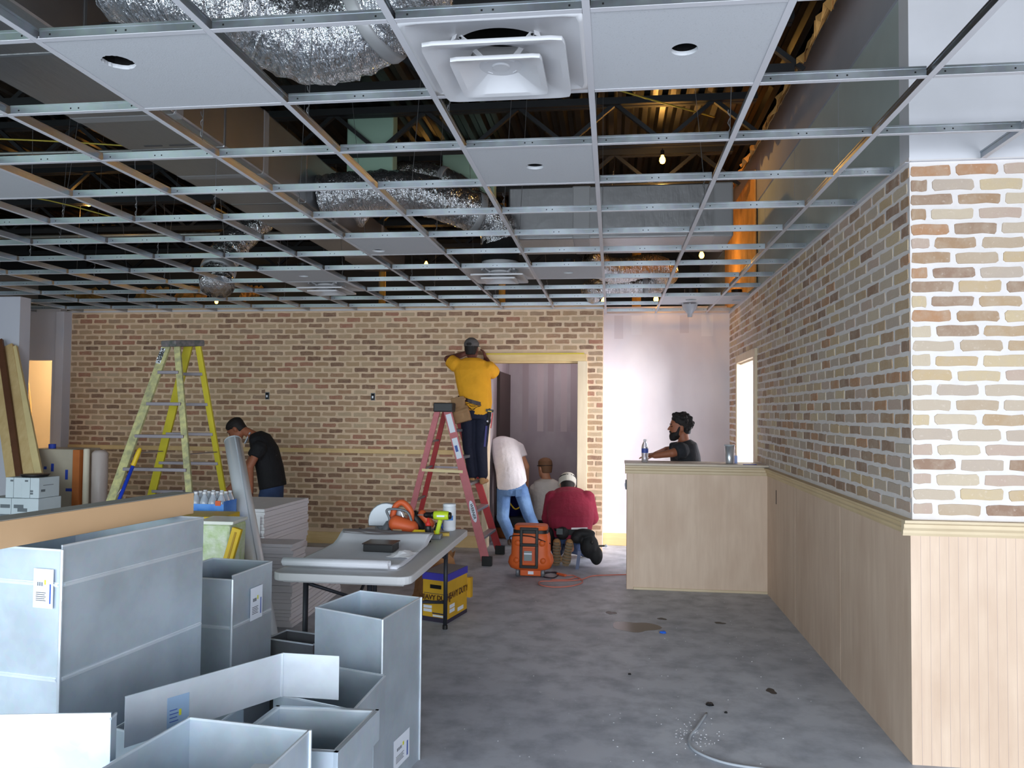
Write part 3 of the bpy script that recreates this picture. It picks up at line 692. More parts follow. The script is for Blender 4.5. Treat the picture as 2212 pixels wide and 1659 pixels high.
def duct_box(label, cs, z0, z1, tops=None, beads=(), seams=(0,), flange=None, m=None, name='duct_piece', walls=None):
    """open rectangular duct standing on end. cs: corner xy in order; wall i runs from corner i to i+1"""
    m = m or GALV; n = len(cs); c = sum((V((*p, 0)) for p in cs), V()) / n
    t = thing(name, label, 'duct', (c.x, c.y, z0), 'loose galvanized duct pieces')
    for i in (walls if walls is not None else range(n)):
        p, q = V((*cs[i], 0)), V((*cs[(i + 1) % n], 0)); d = (q - p).normalized(); inn = V((-d.y, d.x, 0))
        if inn.dot(c - p) < 0: inn = -inn
        zt = tops[i] if tops else z1; th = .003
        b = MB(); b.obox(p + V((0, 0, z0)), q - p, inn * th, (0, 0, zt - z0))
        w_ = b.build('side_panel', m, t)
        b = MB(); b.obox(p + V((0, 0, zt - .006)) - inn * .001, q - p, inn * (th + .002), (0, 0, .0065)); sub(b.build('hem', SEAM), w_)
        if beads:
            b = MB()
            for z in beads:
                if z < zt - .03:
                    for dz, o_ in ((0, .003), (.005, .007), (.01, .003)): b.obox(p + V((0, 0, z + dz)) - inn * o_ + d * .008, (q - p) - d * .016, inn * (o_ + .001), (0, 0, .005))
            if b.v: sub(b.build('cross_bead', SEAM), w_)
    for i in seams:
        p = V((*cs[i], 0)); o_ = (p - c).normalized(); zt = min(tops[i], tops[i - 1]) if tops else z1
        MB().tube([p + o_ * .002 + V((0, 0, z0)), p + o_ * .002 + V((0, 0, zt))], .0055, 6).build('corner_seam', SEAM, t)
    if flange:
        for i in range(n):
            p, q = V((*cs[i], 0)), V((*cs[(i + 1) % n], 0)); d = (q - p).normalized(); inn = V((-d.y, d.x, 0))
            if inn.dot(c - p) < 0: inn = -inn
            MB().obox(p + V((0, 0, z1 - flange)) - inn * .014 - d * .014, q - p + d * .028, inn * .012, (0, 0, flange)).build('collar_strip', m, t)
    return t
D1 = duct_box('largest galvanized duct at the left with ribbed sides and white label', [(-1.751, 2.358), (-1.653, 3.064), (-2.28, 3.15), (-2.378, 2.445)], 0, 1.2,
              tops=[1.2, 1.2, 1.2, 1.186], beads=(.16, .46, .765, 1.066))
_d = V((-.627, .087, 0)).normalized()
label_on(D1, V((-1.751, 2.358, 0)) + _d * .063 + V((0, 0, 1.06)), -_d, (0, 0, 1), .078, .125, off=.0075)
D2 = duct_box('narrow galvanized duct with label standing between the largest duct and the table', [(-1.677, 3.372), (-1.646, 3.719), (-1.97, 3.75), (-2.0, 3.405)], 0, .9,
              tops=[.9, .9, .9, .882], beads=(.1, .4, .66))
label_on(D2, V((-1.677, 3.372, 0)) + V((.031, .347, 0)) * .56 + V((0, 0, .735)), (.031, .347, 0), (0, 0, 1), .105, .15, off=.0075)
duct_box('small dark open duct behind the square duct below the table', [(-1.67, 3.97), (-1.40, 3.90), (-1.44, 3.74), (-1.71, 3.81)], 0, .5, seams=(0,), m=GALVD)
D4 = duct_box('tall square galvanized duct at the right of the pile, in front of the table', [(-.961, 3.285), (-.897, 3.70), (-1.224, 3.793), (-1.318, 3.443)], 0, .758, seams=(0, 1))
_e = V((.064, .415, 0)); label_on(D4, V((-.961, 3.285, 0)) + _e * .52 + V((0, 0, .13)), _e, (0, 0, 1), .17, .13)
duct_box('dark mouthed galvanized duct tucked against the front of the tall square duct', [(-.889, 2.70), (-.882, 3.07), (-1.21, 3.17), (-1.23, 2.81)], 0, .6, seams=(0,))
duct_box('low galvanized duct with collar band, second from the front at the right', [(-.799, 2.262), (-.777, 2.575), (-1.10, 2.56), (-1.12, 2.25)], 0, .65, seams=(0,), flange=.1)
D7 = duct_box('open galvanized duct nearest the camera at the bottom of the picture', [(-.853, 1.74), (-.834, 2.15), (-1.211, 2.19), (-1.272, 1.735)], 0, .75, seams=(2, 1))
MB().obox((-.889, 1.90, .744), (.045, 0, 0), (0, .028, 0), (0, 0, .008)).build('bent_tab', SEAM, D7)
duct_box('bright galvanized sheet with folded edge filling the bottom left corner', [(-1.29, 1.94), (-1.297, 1.975), (-1.757, 1.885), (-1.75, 1.85)], 0, .85, tops=[.838, .85, .85, .85], seams=(), walls=(3, 0))
duct_box('low galvanized duct holding up the bent sheet in the middle of the pile', [(-1.30, 2.34), (-1.29, 2.70), (-1.59, 2.74), (-1.61, 2.44)], 0, .598, seams=())
D5 = thing('bent_sheet', 'L bent half of a galvanized duct lying across the pile with bluish sticker', 'duct', (-1.186, 2.782, .6), 'loose galvanized duct pieces')
for a, b, nm in (((-1.186, 2.782), (-1.48, 2.293), 'long_wing'), ((-1.186, 2.782), (-.97, 2.777), 'short_wing')):
    p, q = V((*a, .602)), V((*b, .602)); d = (q - p).normalized(); n_ = V((-d.y, d.x, 0))
    o = MB().obox(p, q - p, n_ * .002, (0, 0, .155)).build(nm, GALVLIT, D5)
    sub(MB().obox(p + V((0, 0, .15)) - n_ * .001, q - p, n_ * .004, (0, 0, .006)).build('hem', SEAM), o)
MB().tube([(-1.185, 2.779, .602), (-1.185, 2.779, .757)], .005, 6).build('fold_line', SEAM, D5)
_w = V((.294, .489, 0)).normalized(); lb = MB(); q = V((-1.48, 2.293, .615)) + _w * .135 + V((_w.y, -_w.x, 0)) * .0024
lb.obox(q, _w * .075, V((_w.y, -_w.x, 0)) * .0008, (0, 0, .1)); st = lb.build('sticker', mat('bluish sticker', (150, 176, 206), .5), D5)
k = MB()
for i in range(4): k.obox(q + _w * (.008) + V((_w.y, -_w.x, 0)) * .0009 + V((0, 0, .02 + .012 * i)), _w * (.03 - .004 * (i % 2)), V((_w.y, -_w.x, 0)) * .0004, (0, 0, .003))
k.mi(1).obox(q + _w * .04 + V((_w.y, -_w.x, 0)) * .0009 + V((0, 0, .035)), _w * .008, V((_w.y, -_w.x, 0)) * .0004, (0, 0, .02)); sub(k.build('print', [BLUEI, YELI]), st)
# long tan carton lying across the largest duct
bm_ = thing('long_carton', 'long narrow tan carton lying across the top of the largest duct', 'box', (-1.85, 2.5, 1.201))
a, b = V((-1.955, 1.75, 1.2015)), V((-1.744, 3.149, 1.2015)); d = b - a; n_ = V((-d.y, d.x, 0)).normalized()
MB().obox(a, d, n_ * .1, (0, 0, .086)).build('body', mat('tan carton', (206, 168, 128), .75, var=.04, vscale=3), bm_, bevel=.002)
MB().obox(a + V((0, 0, .0865)) + n_ * .002, d, n_ * .097, (0, 0, .002)).build('grey_top', mat('grey carton top', (150, 148, 140), .7), bm_)
# ================================================================== FOLDING TABLE AND WHAT LIES ON IT
TZ = .74
TBL = mat('table plastic', (206, 206, 208), .5, bump=.1, bscale=200, bdist=.001)
TLEG = mat('table leg steel', (52, 54, 62), .45, .4)
tx0, tx1, ty0, ty1 = -1.87, -1.08, 4.2, 5.98
tb = thing('folding_table', 'white plastic folding table covered with drawings and tools', 'table', (-1.47, 5.1, 0))
def rrect(x0, x1, y0, y1, r, z):
    o = []
    for cx, cy, a0 in ((x1 - r, y1 - r, 0), (x0 + r, y1 - r, 90), (x0 + r, y0 + r, 180), (x1 - r, y0 + r, 270)):
        for k in range(6): a = math.radians(a0 + 18 * k); o.append(V((cx + r * math.cos(a), cy + r * math.sin(a), z)))
    return o
MB().prism(rrect(tx0, tx1, ty0, ty1, .07, TZ - .045), (0, 0, .045)).build('tabletop', TBL, tb, bevel=.007)
MB().box(tx0 + .05, tx1 - .05, ty0 + .06, ty1 - .06, TZ - .062, TZ - .0455).build('underside_rib', TBL, tb, bevel=.004)
for x, y in ((-1.79, 4.52), (-1.37, 4.42), (-1.77, 5.84), (-1.24, 5.9)):
    l = MB().tube([(x, y, .015), (x, y, TZ - .06)], .016, 10).build('leg', TLEG, tb, smooth=True)
    sub(MB().lathe([(.019, 0), (.019, .03), (.016, .032)], (x, y, 0), n=10).build('foot_cap', mat('black plastic', (22, 22, 24), .45)), l)
MB().tube([(-1.79, 4.52, .2), (-1.37, 4.42, .2)], .012, 8).build('cross_bar', TLEG, tb, smooth=True)
MB().tube([(-1.77, 5.84, .2), (-1.24, 5.9, .2)], .012, 8).build('cross_bar', TLEG, tb, smooth=True)
MB().tube([(-1.79, 4.52, .62), (-1.55, 4.75, .48), (-1.52, 5.0, TZ - .065)], .011, 8).build('brace', TLEG, tb, smooth=True)
MB().tube(smoothpath([(-1.24, 5.9, .53), (-1.32, 5.65, .62), (-1.4, 5.3, TZ - .07)]), .011, 8).build('brace', TLEG, tb, smooth=True)
# blueprints: flat sheets, front edge rolled, back edge curling up
PAP = mat('drawing paper', (226, 227, 234), .75, var=.03, vscale=4)
def sheet(z, x0, x1, y0, y1, prof, jag, seed, n=26):
    rn = random.Random(seed); vs = []; m = len(prof)
    for fy, dz in prof:
        for i in range(n + 1):
            f = i / n; x = x0 + (x1 - x0) * f + (rn.uniform(-jag, jag) if i == n else 0)
            vs.append((x, y0 + (y1 - y0) * fy, z + dz * (1 + .12 * math.sin(f * 5 + seed)) + .002 * math.sin(f * 9 + fy * 7)))
    return MB().add(vs, [(r * (n + 1) + i, r * (n + 1) + i + 1, (r + 1) * (n + 1) + i + 1, (r + 1) * (n + 1) + i) for r in range(m - 1) for i in range(n)])
bp = thing('drawing_set', 'white construction drawings spread on the table with a rolled front edge', 'drawings', (-1.55, 4.7, TZ))
for k in range(4):
    pr = [(0, .004), (.1, .004), (.3, .004), (.6, .005), (.8, .012), (.88, .03), (.94, .055), (1, .075 - .004 * k)]
    o = sheet(TZ + .002 + .0035 * k, -1.84 + .01 * k, -1.21 + .012 * (k % 2), 4.38, 5.3 - .02 * k, pr, .012, k).build('sheet', PAP, bp, smooth=True)
    s = o.modifiers.new('s', 'SOLIDIFY'); s.thickness = .0012
roll = []
for k in range(34):
    a = k / 33 * 4.2 * PI; r = .026 - .0032 * a / PI; roll.append((4.36 - r * 1.5 * math.cos(a), TZ + .031 + r * math.sin(a)))
rv = [(-1.86, y, z) for y, z in roll] + [(-1.24, y, z) for y, z in roll]; n = len(roll)
o = MB().add(rv, [(i, i + 1, n + i + 1, n + i) for i in range(n - 1)]).build('rolled_edge', PAP, bp, smooth=True); o.modifiers.new('s', 'SOLIDIFY').thickness = .0012
# crumpled note
rn = random.Random(8); vs = []
for r in range(8):
    for i in range(8): vs.append((-1.33 + .02 * i + rn.uniform(-.006, .006), 4.62 + .035 * r, TZ + .021 + .03 * math.exp(-((i - 3.5) ** 2 + (r - 3) ** 2) / 5) + rn.uniform(0, .008)))
o = MB().add(vs, [(r * 8 + i, r * 8 + i + 1, r * 8 + i + 9, r * 8 + i + 8) for r in range(7) for i in range(7)]).build('crumpled_paper', mat('bright paper', (240, 240, 244), .7)); o.modifiers.new('s', 'SOLIDIFY').thickness = .001
tag(o, 'crumpled white paper on the right end of the drawings', 'paper')
t = thing('black_case', 'flat black case with overhanging lid resting on the drawings', 'case', (-1.45, 4.87, TZ + .022))
BLK = mat('black plastic', (22, 22, 24), .45); BLK2 = mat('brown black lid', (44, 36, 36), .4)
MB().obox((-1.535, 4.80, TZ + .0215), (.19, -.004, 0), (.003, .14, 0), (0, 0, .045)).build('body', BLK, t, bevel=.004)
MB().obox((-1.54, 4.79, TZ + .067), (.2, -.004, 0), (.003, .165, 0), (0, 0, .007)).build('lid', BLK2, t, bevel=.003)
# helper: base point on the table top seen in a direction
T = lambda x, y, z=TZ: at(x, y, Z=z)
p = T(785, 1160); t = thing('paper_tube', 'short clear plastic tube lying at the back edge of the drawings', 'tube', p + V((0, .05, 0)))
MB().lathe([(.017, 0), (.019, .004), (.019, .15), (.017, .16), (.024, .162), (.024, .172), (.001, .172)], p + V((.09, .05, .021)), (-1, .02, 0), 14).build('tube', mat('milky plastic', (228, 230, 234), .25, spec=.7), t, smooth=True)
# circular saw
ORG = mat('tool orange', (206, 92, 48), .5); GRY = mat('tool grey', (112, 116, 122), .45, .3); CHR = mat('pale tool metal', (190, 194, 202), .3, .8)
p = T(850, 1163); p = V((p.x, p.y + .12, TZ))
t = thing('circular_saw', 'orange and grey circular saw standing on the table', 'saw', p)
MB().obox(p + V((-.16, -.07, .004)), (.26, .02, 0), (-.01, .13, 0), (0, 0, .006)).build('base_plate', CHR, t, bevel=.002)
b = MB(); arc = [(.105 * math.cos(a), .105 * math.sin(a)) for a in [math.radians(-15 + 210 * k / 14) for k in range(15)]]
b.prism([p + V((x - .07, .0, z + .075)) for x, z in arc], (0, .035, 0)); b.build('blade_guard', CHR, t, bevel=.006)
MB().lathe([(.07, 0), (.074, .004), (.074, .01), (.02, .012)], p + V((-.07, .036, .08)), (0, 1, 0), 22).build('blade', GRY, t)
MB().cap(p + V((.01, -.06, .075)), .047, p + V((.085, -.05, .055)), .042, 16).build('motor_housing', ORG, t, smooth=True)
MB().cap(p + V((-.045, -.03, .06)), .028, p + V((-.06, -.055, .035)), .024, 12).build('gear_case', GRY, t, smooth=True)
MB().tube(smoothpath([p + V((-.03, -.02, .1)), p + V((-.01, -.02, .165)), p + V((.03, -.02, .185)), p + V((.075, -.02, .14)), p + V((.08, -.03, .09))]), .017, 10).build('handle', ORG, t, smooth=True)
MB().tube(smoothpath([p + V((-.05, -.04, .05)), p + V((-.03, -.07, .1)), p + V((-.045, -.06, .15)), p + V((.06, -.05, .14)), p + V((.1, -.06, .06)), p + V((.12, -.03, .01))]), .007, 8).build('cord', GRY, t, smooth=True)
MB().tube([p + V((-.11, -.06, .016)), p + V((-.2, -.07, .045)), p + V((-.21, -.05, .03)), p + V((-.12, -.05, .014))], .005, 6).build('fence_guide', BLK, t, smooth=True)
t.scale = (1.3, 1.3, 1.3)
# second dark saw / tool behind it
p2 = V((p.x + .13, p.y + .06, TZ)); t = thing('angle_grinder', 'dark power tool with orange trim behind the green drill', 'tool', p2)
MB().cap(p2 + V((-.02, 0, .1)), .042, p2 + V((.01, .01, .045)), .04, 12).build('body', BLK, t, smooth=True)
MB().cap(p2 + V((.03, -.01, .12)), .028, p2 + V((.075, -.01, .07)), .026, 12).build('orange_grip', ORG, t, smooth=True)
MB().lathe([(.05, 0), (.055, .005), (.055, .03), (.03, .036)], p2 + V((.05, .02, .0)), (0, 0, 1), 18).build('disc_guard', GRY, t, smooth=True)
t.scale = (1.25, 1.25, 1.25)
# lime drill
LIME = mat('lime plastic', (186, 210, 44), .4)
p = T(935, 1168); p = V((p.x, p.y + .08, TZ)); t = thing('cordless_drill', 'lime green cordless drill standing on its battery', 'drill', p)
MB().obox(p + V((-.045, -.035, 0)), (.09, 0, 0), (0, .075, 0), (0, 0, .035)).build('battery', GRY, t, bevel=.006)
MB().bar(p + V((.01, 0, .035)), p + V((.035, 0, .135)), .03, .036).build('handle', LIME, t, bevel=.008)
MB().lathe([(.02, -.045), (.031, -.04), (.033, 0), (.031, .06), (.026, .065)], p + V((.03, 0, .165)), (1, 0, 0), 16).build('motor_body', LIME, t, smooth=True)
MB().lathe([(.001, .062), (.025, .063), (.025, .075), (.02, .082), (.001, .082)], p + V((.03, 0, .165)), (1, 0, 0), 16).build('rear_cap', BLK, t, smooth=True)
MB().lathe([(.024, .045), (.024, .058), (.02, .06), (.02, .1), (.012, .115), (.001, .115)], p + V((.03, 0, .165)), (-1, 0, 0), 16).build('chuck', BLK, t, smooth=True)
MB().tube([p + V((-.085, 0, .165)), p + V((-.13, 0, .164))], .004, 6).build('drill_bit', CHR, t)
MB().obox(p + V((.015, -.0345, .158)), (.055, 0, 0), (0, .002, 0), (0, 0, .012)).build('white_badge', PAPER, t)
# bottles
def bottle(name, label, p, prof, m, cap, mc, lab=None, n=16):
    t = thing(name, label, 'bottle', p)
    MB().lathe(prof, p, n=n).build('body', m, t, smooth=True); MB().lathe(cap, p, n=n).build('cap', mc, t, smooth=True)
    if lab: MB().lathe([(lab[0], lab[1]), (lab[0], lab[2])], p, n=n, close=False).build('paper_label', lab[3], t, smooth=True)
    return t
RED = mat('red plastic', (200, 48, 40), .4); YEL = mat('yellow plastic', (224, 186, 36), .45)
p = T(923, 1172); bottle('chalk_bottle', 'tall black bottle with red pointed cap on the table', p + V((0, .02, 0)), [(.001, 0), (.02, 0), (.022, .006), (.02, .03), (.022, .034), (.02, .07), (.022, .074), (.022, .105), (.018, .115), (.001, .115)], BLK,
       [(.02, .112), (.02, .128), (.011, .138), (.006, .165), (.001, .166)], RED)
p = T(937, 1165); bottle('glue_bottle', 'small black bottle with yellow label right of the red capped bottle', p + V((.014, .03, 0)), [(.001, 0), (.02, 0), (.022, .005), (.022, .07), (.012, .088), (.012, .095), (.001, .096)], BLK,
       [(.013, .09), (.013, .105), (.006, .112), (.001, .112)], BLK, (.0226, .018, .06, YEL))
p = T(968, 1147); t = bottle('wipes_canister', 'white wipes canister with blue label near the table corner', p + V((0, .04, 0)), [(.001, 0), (.046, 0), (.05, .005), (.05, .02), (.046, .025), (.05, .03), (.05, .17), (.045, .178)], mat('white canister', (232, 236, 242), .35),
       [(.047, .176), (.05, .18), (.05, .195), (.044, .2), (.02, .202), (.001, .202)], mat('white canister', (232, 236, 242), .35))
q = p + V((-.005, .04 - .0505, .1)); lb = MB()
lb.loft([(p + V((0, .04, .08)), V((.0508, 0, 0)), V((0, .0508, 0))), (p + V((0, .04, .115)), V((.0508, 0, 0)), V((0, .0508, 0)))], 32, False)
lb.f = [f for f in lb.f if all(lb.v[i][1] < p.y + .04 - .035 for i in f)]; lb.m = [0] * len(lb.f)
lb.build('blue_label', mat('blue label', (70, 130, 210), .5), t, smooth=True)
# yellow blade cartons
def carton_open(label, p, col, w_, d_, h, open_=True):
    t = thing('small_carton', label, 'box', p)
    MB().obox(p + V((-w_ / 2, 0, 0)), (w_, .012, 0), (-.012, d_, 0), (0, 0, h)).build('body', col, t, bevel=.002)
    if open_:
        MB().obox(p + V((-w_ / 2, .0, h)), (w_ * .4, 0, 0), (-.03, -.01, .05), (.002, .002, .001)).build('flap', mat('inside board', (150, 124, 96), .8), t)
        MB().obox(p + V((-w_ * .05, .0, h)), (w_ * .62, 0, 0), (.05, .03, .045), (-.001, .002, .001)).build('flap', col, t)
    return t
p = T(880, 1169); carton_open('open yellow cardboard tool box in front of the circular saw', p + V((0, .0, 0)), YEL, .15, .1, .03)
p = T(957, 1160); carton_open('small flat tan and yellow box beside the white canister', p + V((0, .03, 0)), mat('tan yellow card', (190, 160, 70), .6), .075, .06, .022, False)
p = T(945, 1150); t = thing('blue_clamp', 'blue handled tool lying behind the small bottles', 'tool', p + V((0, .12, 0)))
BLU = mat('tool blue', (44, 78, 168), .45); MB().cap(p + V((-.01, .12, .05)), .016, p + V((.02, .12, .018)), .018).build('grip', BLU, t, smooth=True)
MB().tube([p + V((.03, .12, .016)), p + V((.085, .11, .012))], .007, 8).build('jaw', CHR, t, smooth=True)
p = T(912, 1162); t = thing('green_battery', 'small lime battery pack beside the yellow box', 'battery', p); MB().obox(p + V((-.02, .03, 0)), (.045, 0, 0), (0, .05, 0), (0, 0, .03)).build('case', LIME, t, bevel=.004)
MB().obox(p + V((-.014, .035, .0305)), (.033, 0, 0), (0, .038, 0), (0, 0, .012)).build('terminal', BLK, t, bevel=.003)
p = T(898, 1172); t = thing('clear_jar', 'small clear jar left of the red capped bottle', 'jar', p); MB().lathe([(.001, 0), (.024, 0), (.026, .01), (.024, .03), (.018, .034), (.018, .045), (.016, .045), (.016, .034), (.001, .012)], p + V((.03, .015, 0)), n=14).build('glass', mat('clear plastic', (225, 230, 235), .15, trans=.8), t, smooth=True)
t = thing('tin_lid', 'grey metal tin at the back left edge of the table', 'tin', (-1.62, 5.75, TZ)); MB().obox((-1.74, 5.72, TZ), (.2, .02, 0), (-.01, .12, 0), (0, 0, .085)).build('body', mat('grey card', (128, 124, 124), .6), t, bevel=.004)
# ---- under the table
HD = mat('yellow carton', (208, 162, 40), .65, var=.06, vscale=5); PUR = mat('blue purple lid', (66, 62, 176), .6); KBR = mat('brown kraft', (176, 126, 84), .8, bump=.5, bscale=14, bdist=.02)
t = thing('printed_carton', 'yellow HEAVY DUTY carton with purple rim under the table', 'box', (-1.38, 6.25, 0))
A, B_, C_ = V((-1.47, 6.13, 0)), V((-1.255, 6.05, 0)), V((-1.17, 6.42, 0)); ex, ey = B_ - A, C_ - B_; h = .33
MB().obox(A, ex, ey, (0, 0, h)).build('body', HD, t, bevel=.003)
nf = V((ex.y, -ex.x, 0)).normalized(); ns_ = V((ey.y, -ey.x, 0)).normalized()
rim = MB(); rim.obox(A + nf * .004 - ex.normalized() * .004 + V((0, 0, h - .01)), ex + ex.normalized() * .008, ey + ey.normalized() * .008, (0, 0, .055)); rim.build('purple_rim', PUR, t, bevel=.002)
MB().obox(A + V((0, 0, h + .0455)) + ex * .03 + ey * .03, ex * .94, ey * .94, (0, 0, .002)).build('card_lid', mat('grey card', (128, 124, 124), .6), t)
MB().obox(A + nf * .0008 + ex * .3 + V((0, 0, .255)), ex * .45, nf * .001, (0, 0, .03)).build('hand_hole', HOLE, t)
band = MB()
band.obox(A + nf * .0006 + V((0, 0, .0)), ex, nf * .001, (0, 0, .035)); band.obox(A + nf * .0007 + ex * .4 + V((0, 0, .06)), ex * .6, nf * .001, (0, 0, .01))
band.obox(A + nf * .0007 + ex * .05 + V((0, 0, .155)), ex * .9, nf * .001, (0, 0, .006)); band.obox(A + nf * .0007 + ex * .05 + V((0, 0, .214)), ex * .9, nf * .001, (0, 0, .004))
band.obox(B_ + ns_ * .0006, ey, ns_ * .001, (0, 0, .03)); band.build('dark_bands', mat('navy print', (52, 46, 66), .6), t)
for o_, e_, n_, fr_, L_, z, h_ in ((A, ex, nf, .04, .34, .072, .022), (A, ex, nf, .04, .34, .1, .022), (A, ex, nf, .42, .54, .04, .014), (B_, ey, ns_, .1, .25, .07, .028), (B_, ey, ns_, .1, .25, .105, .028), (B_, ey, ns_, .5, .3, .05, .03)):
    MB().obox(o_ + n_ * .0008 + e_ * fr_ + V((0, 0, z)), e_ * L_, n_ * .001, (0, 0, h_)).build('white_panel', PAPER, t)
BRN = mat('brown print', (96, 60, 22), .6)
text('lettering', 'HEAVY DUTY', A + ex * .5 + nf * .0015 + V((0, 0, .185)), ex, (0, 0, 1), .05, BRN, t, bold=.0022)
text('lettering', 'HEAVY DUTY', B_ + ey * .5 + ns_ * .0015 + V((0, 0, .2)), ey, (0, 0, 1), .066, BRN, t, bold=.0028)
MB().obox(C_ + V((0, .001, .12)) + ey * .0, ey * .12, (.03, -.01, 0), (0, 0, .16)).build('loose_flap', HD, t)
def crumple(name, label, cat, c, sx, sy, sz, m, seed):
    rn = random.Random(seed); b = MB(); n, k = 18, 9; vs = []
    for r in range(k):
        z = r / (k - 1)
        for i in range(n):
            a = 2 * PI * i / n; q = (1 - .25 * z) * (1 + rn.uniform(-.14, .14))
            vs.append((c[0] + sx * q * math.cos(a), c[1] + sy * q * math.sin(a), c[2] + sz * z * (1 + rn.uniform(-.12, .1) * (r == k - 1))))
    b.add(vs, [(r * n + i, r * n + (i + 1) % n, (r + 1) * n + (i + 1) % n, (r + 1) * n + i) for r in range(k - 1) for i in range(n)])
    b.add(vs[-n:], [tuple(range(n))]); return tag(b.build(name, m), label, cat)
crumple('kraft_bag', 'brown kraft paper bag standing behind the printed carton', 'bag', (-1.5, 6.75, 0), .2, .14, .42, KBR, 3)
rn = random.Random(21); b = MB()
for k in range(90):
    a, r = rn.uniform(0, 6.28), rn.uniform(0, .2) ** 1; c = V((-1.85 + 1.2 * r * math.cos(a), 6.45 + r * math.sin(a), .005 + rn.uniform(0, .1) * (1 - r / .22))); s = rn.uniform(.02, .05)
    d = V((rn.uniform(-1, 1), rn.uniform(-1, 1), rn.uniform(-.2, .4))).normalized(); u_, w_ = b.frame(d); b.obox(c, d * s, u_ * s * .5, w_ * .004)
tag(b.build('scrap_pile', mat('pinkish scraps', (216, 180, 164), .7, rgb2=(150, 110, 90), vscale=30)), 'pile of pinkish scraps on the floor under the table', 'scraps', kind='stuff')
# ================================================================== LEFT SIDE STOCK
# stacks of boxed ceiling tiles
BOX = mat('white board', (238, 236, 240), .7, var=.03, vscale=12); EDG = mat('tile edge', (242, 240, 244), .8)
def tile_stack(label, A, ex, ey, z0, n, h, seed, plate=None):
    rn = random.Random(seed); A, ex, ey = V(A), V(ex), V(ey)
    t = thing('tile_stack', label, 'stack of tiles', (A.x, A.y, z0))
    for k in range(n):
        o = V((rn.uniform(-.012, .012), rn.uniform(-.01, .01), 0)); MB().obox(A + o + V((0, 0, z0 + k * h)), ex, ey, (0, 0, h - .002)).build('tile_board', EDG if k < n - 1 else BOX, t)
    if plate:
        d = ex.normalized(); nn = V((d.y, -d.x, 0)); MB().obox(A + ex * .06 + nn * .016 + V((0, 0, z0 + .04)), ex * plate, nn * .003, (0, 0, n * h - .1)).build('shrink_wrap', BOX, t)
    return t
tile_stack('tall stack of white ceiling boards behind the leaning round pipe', (-3.58, 6.5, 0), (.61, .02, 0), (.03, .92, 0), 0, 30, .026, 2, .9)
tile_stack('upright white bundle of boards just left of the table leg', (-2.95, 5.75, 0), (.56, .0, 0), (.0, .24, 0), 0, 24, .026, 6)
tile_stack('low stack of white boards visible behind the table leg', (-2.76, 6.03, 0), (.38, .0, 0), (-.05, .95, 0), 0, 15, .026, 9)
# round pipe leaning
a, b = V((-2.21, 5.02, .0)), at(503, 952, Y=5.95); d = (b - a).normalized(); L = (b - a).length; t = thing('round_pipe', 'shiny round galvanized pipe leaning upright beside the board stack', 'pipe', a)
MB().lathe([(.064, .03), (.066, .03), (.066, L), (.064, L)], a, d, 26, False)  .build('pipe_wall', PIPEM, t, smooth=True)
MB().lathe([(.0665, L - .012), (.068, L - .006), (.0665, L)], a, d, 26, False).build('rim', SEAM, t, smooth=True)
u_, w_ = MB().frame(d); MB().bar(a + d * .05 + w_ * .067 + u_ * .0, a + d * L + w_ * .067, .008, .003, u_).build('lock_seam', SEAM, t)
# bottled water pack
t = thing('water_pack', 'shrink wrapped pack of water bottles with blue print', 'bottled water', (-3.28, 5.55, .78)); rn = random.Random(3)
WP = at(450, 1100, Y=5.35); CLR = mat('bottle plastic', (206, 214, 226), .12, trans=.55, spec=.7); BLW = mat('blue wrap', (46, 116, 214), .25, rgb2=(90, 150, 226), vscale=9)
base = V((WP.x, WP.y, .80))
for i in range(4):
    for j in range(3):
        c = base + V((-.095 + .064 * i, .064 * j, 0)); q = MB().lathe([(.001, 0), (.03, 0), (.031, .01), (.031, .17), (.026, .195), (.012, .225), (.012, .235), (.001, .235)], c, n=12).build('bottle', CLR, t, smooth=True)
        sub(MB().lathe([(.0135, .232), (.0135, .247), (.001, .248)], c, n=10).build('cap', WHITE, smooth=True), q)
MB().box(base.x - .128, base.x + .13, base.y - .034, base.y - .032, .80, .965).box(base.x + .13, base.x + .132, base.y - .034, base.y + .16, .80, .985).build('printed_wrap', BLW, t)
k = MB()
for q in range(5): k.obox(base + V((-.11 + .05 * q, -.036, .02 + .03 * (q % 2))), (.035, 0, .008), (0, .001, 0), (0, 0, .012))
k.build('wrap_print', PAPER, t); MB().box(base.x + .07, base.x + .11, base.y - .037, base.y - .035, .955, .99).build('orange_mark', ORG, t)
MB().box(base.x - .128, base.x + .13, base.y - .034, base.y + .17, .792, .798).build('tray', mat('tan carton', (206, 168, 128), .75), t)
tag(MB().box(base.x - .2, base.x + .2, base.y - .06, base.y + .34, 0, .79).build('stock_crate', GALVD, bevel=.004), 'dull grey crate under the pack of water bottles', 'crate')
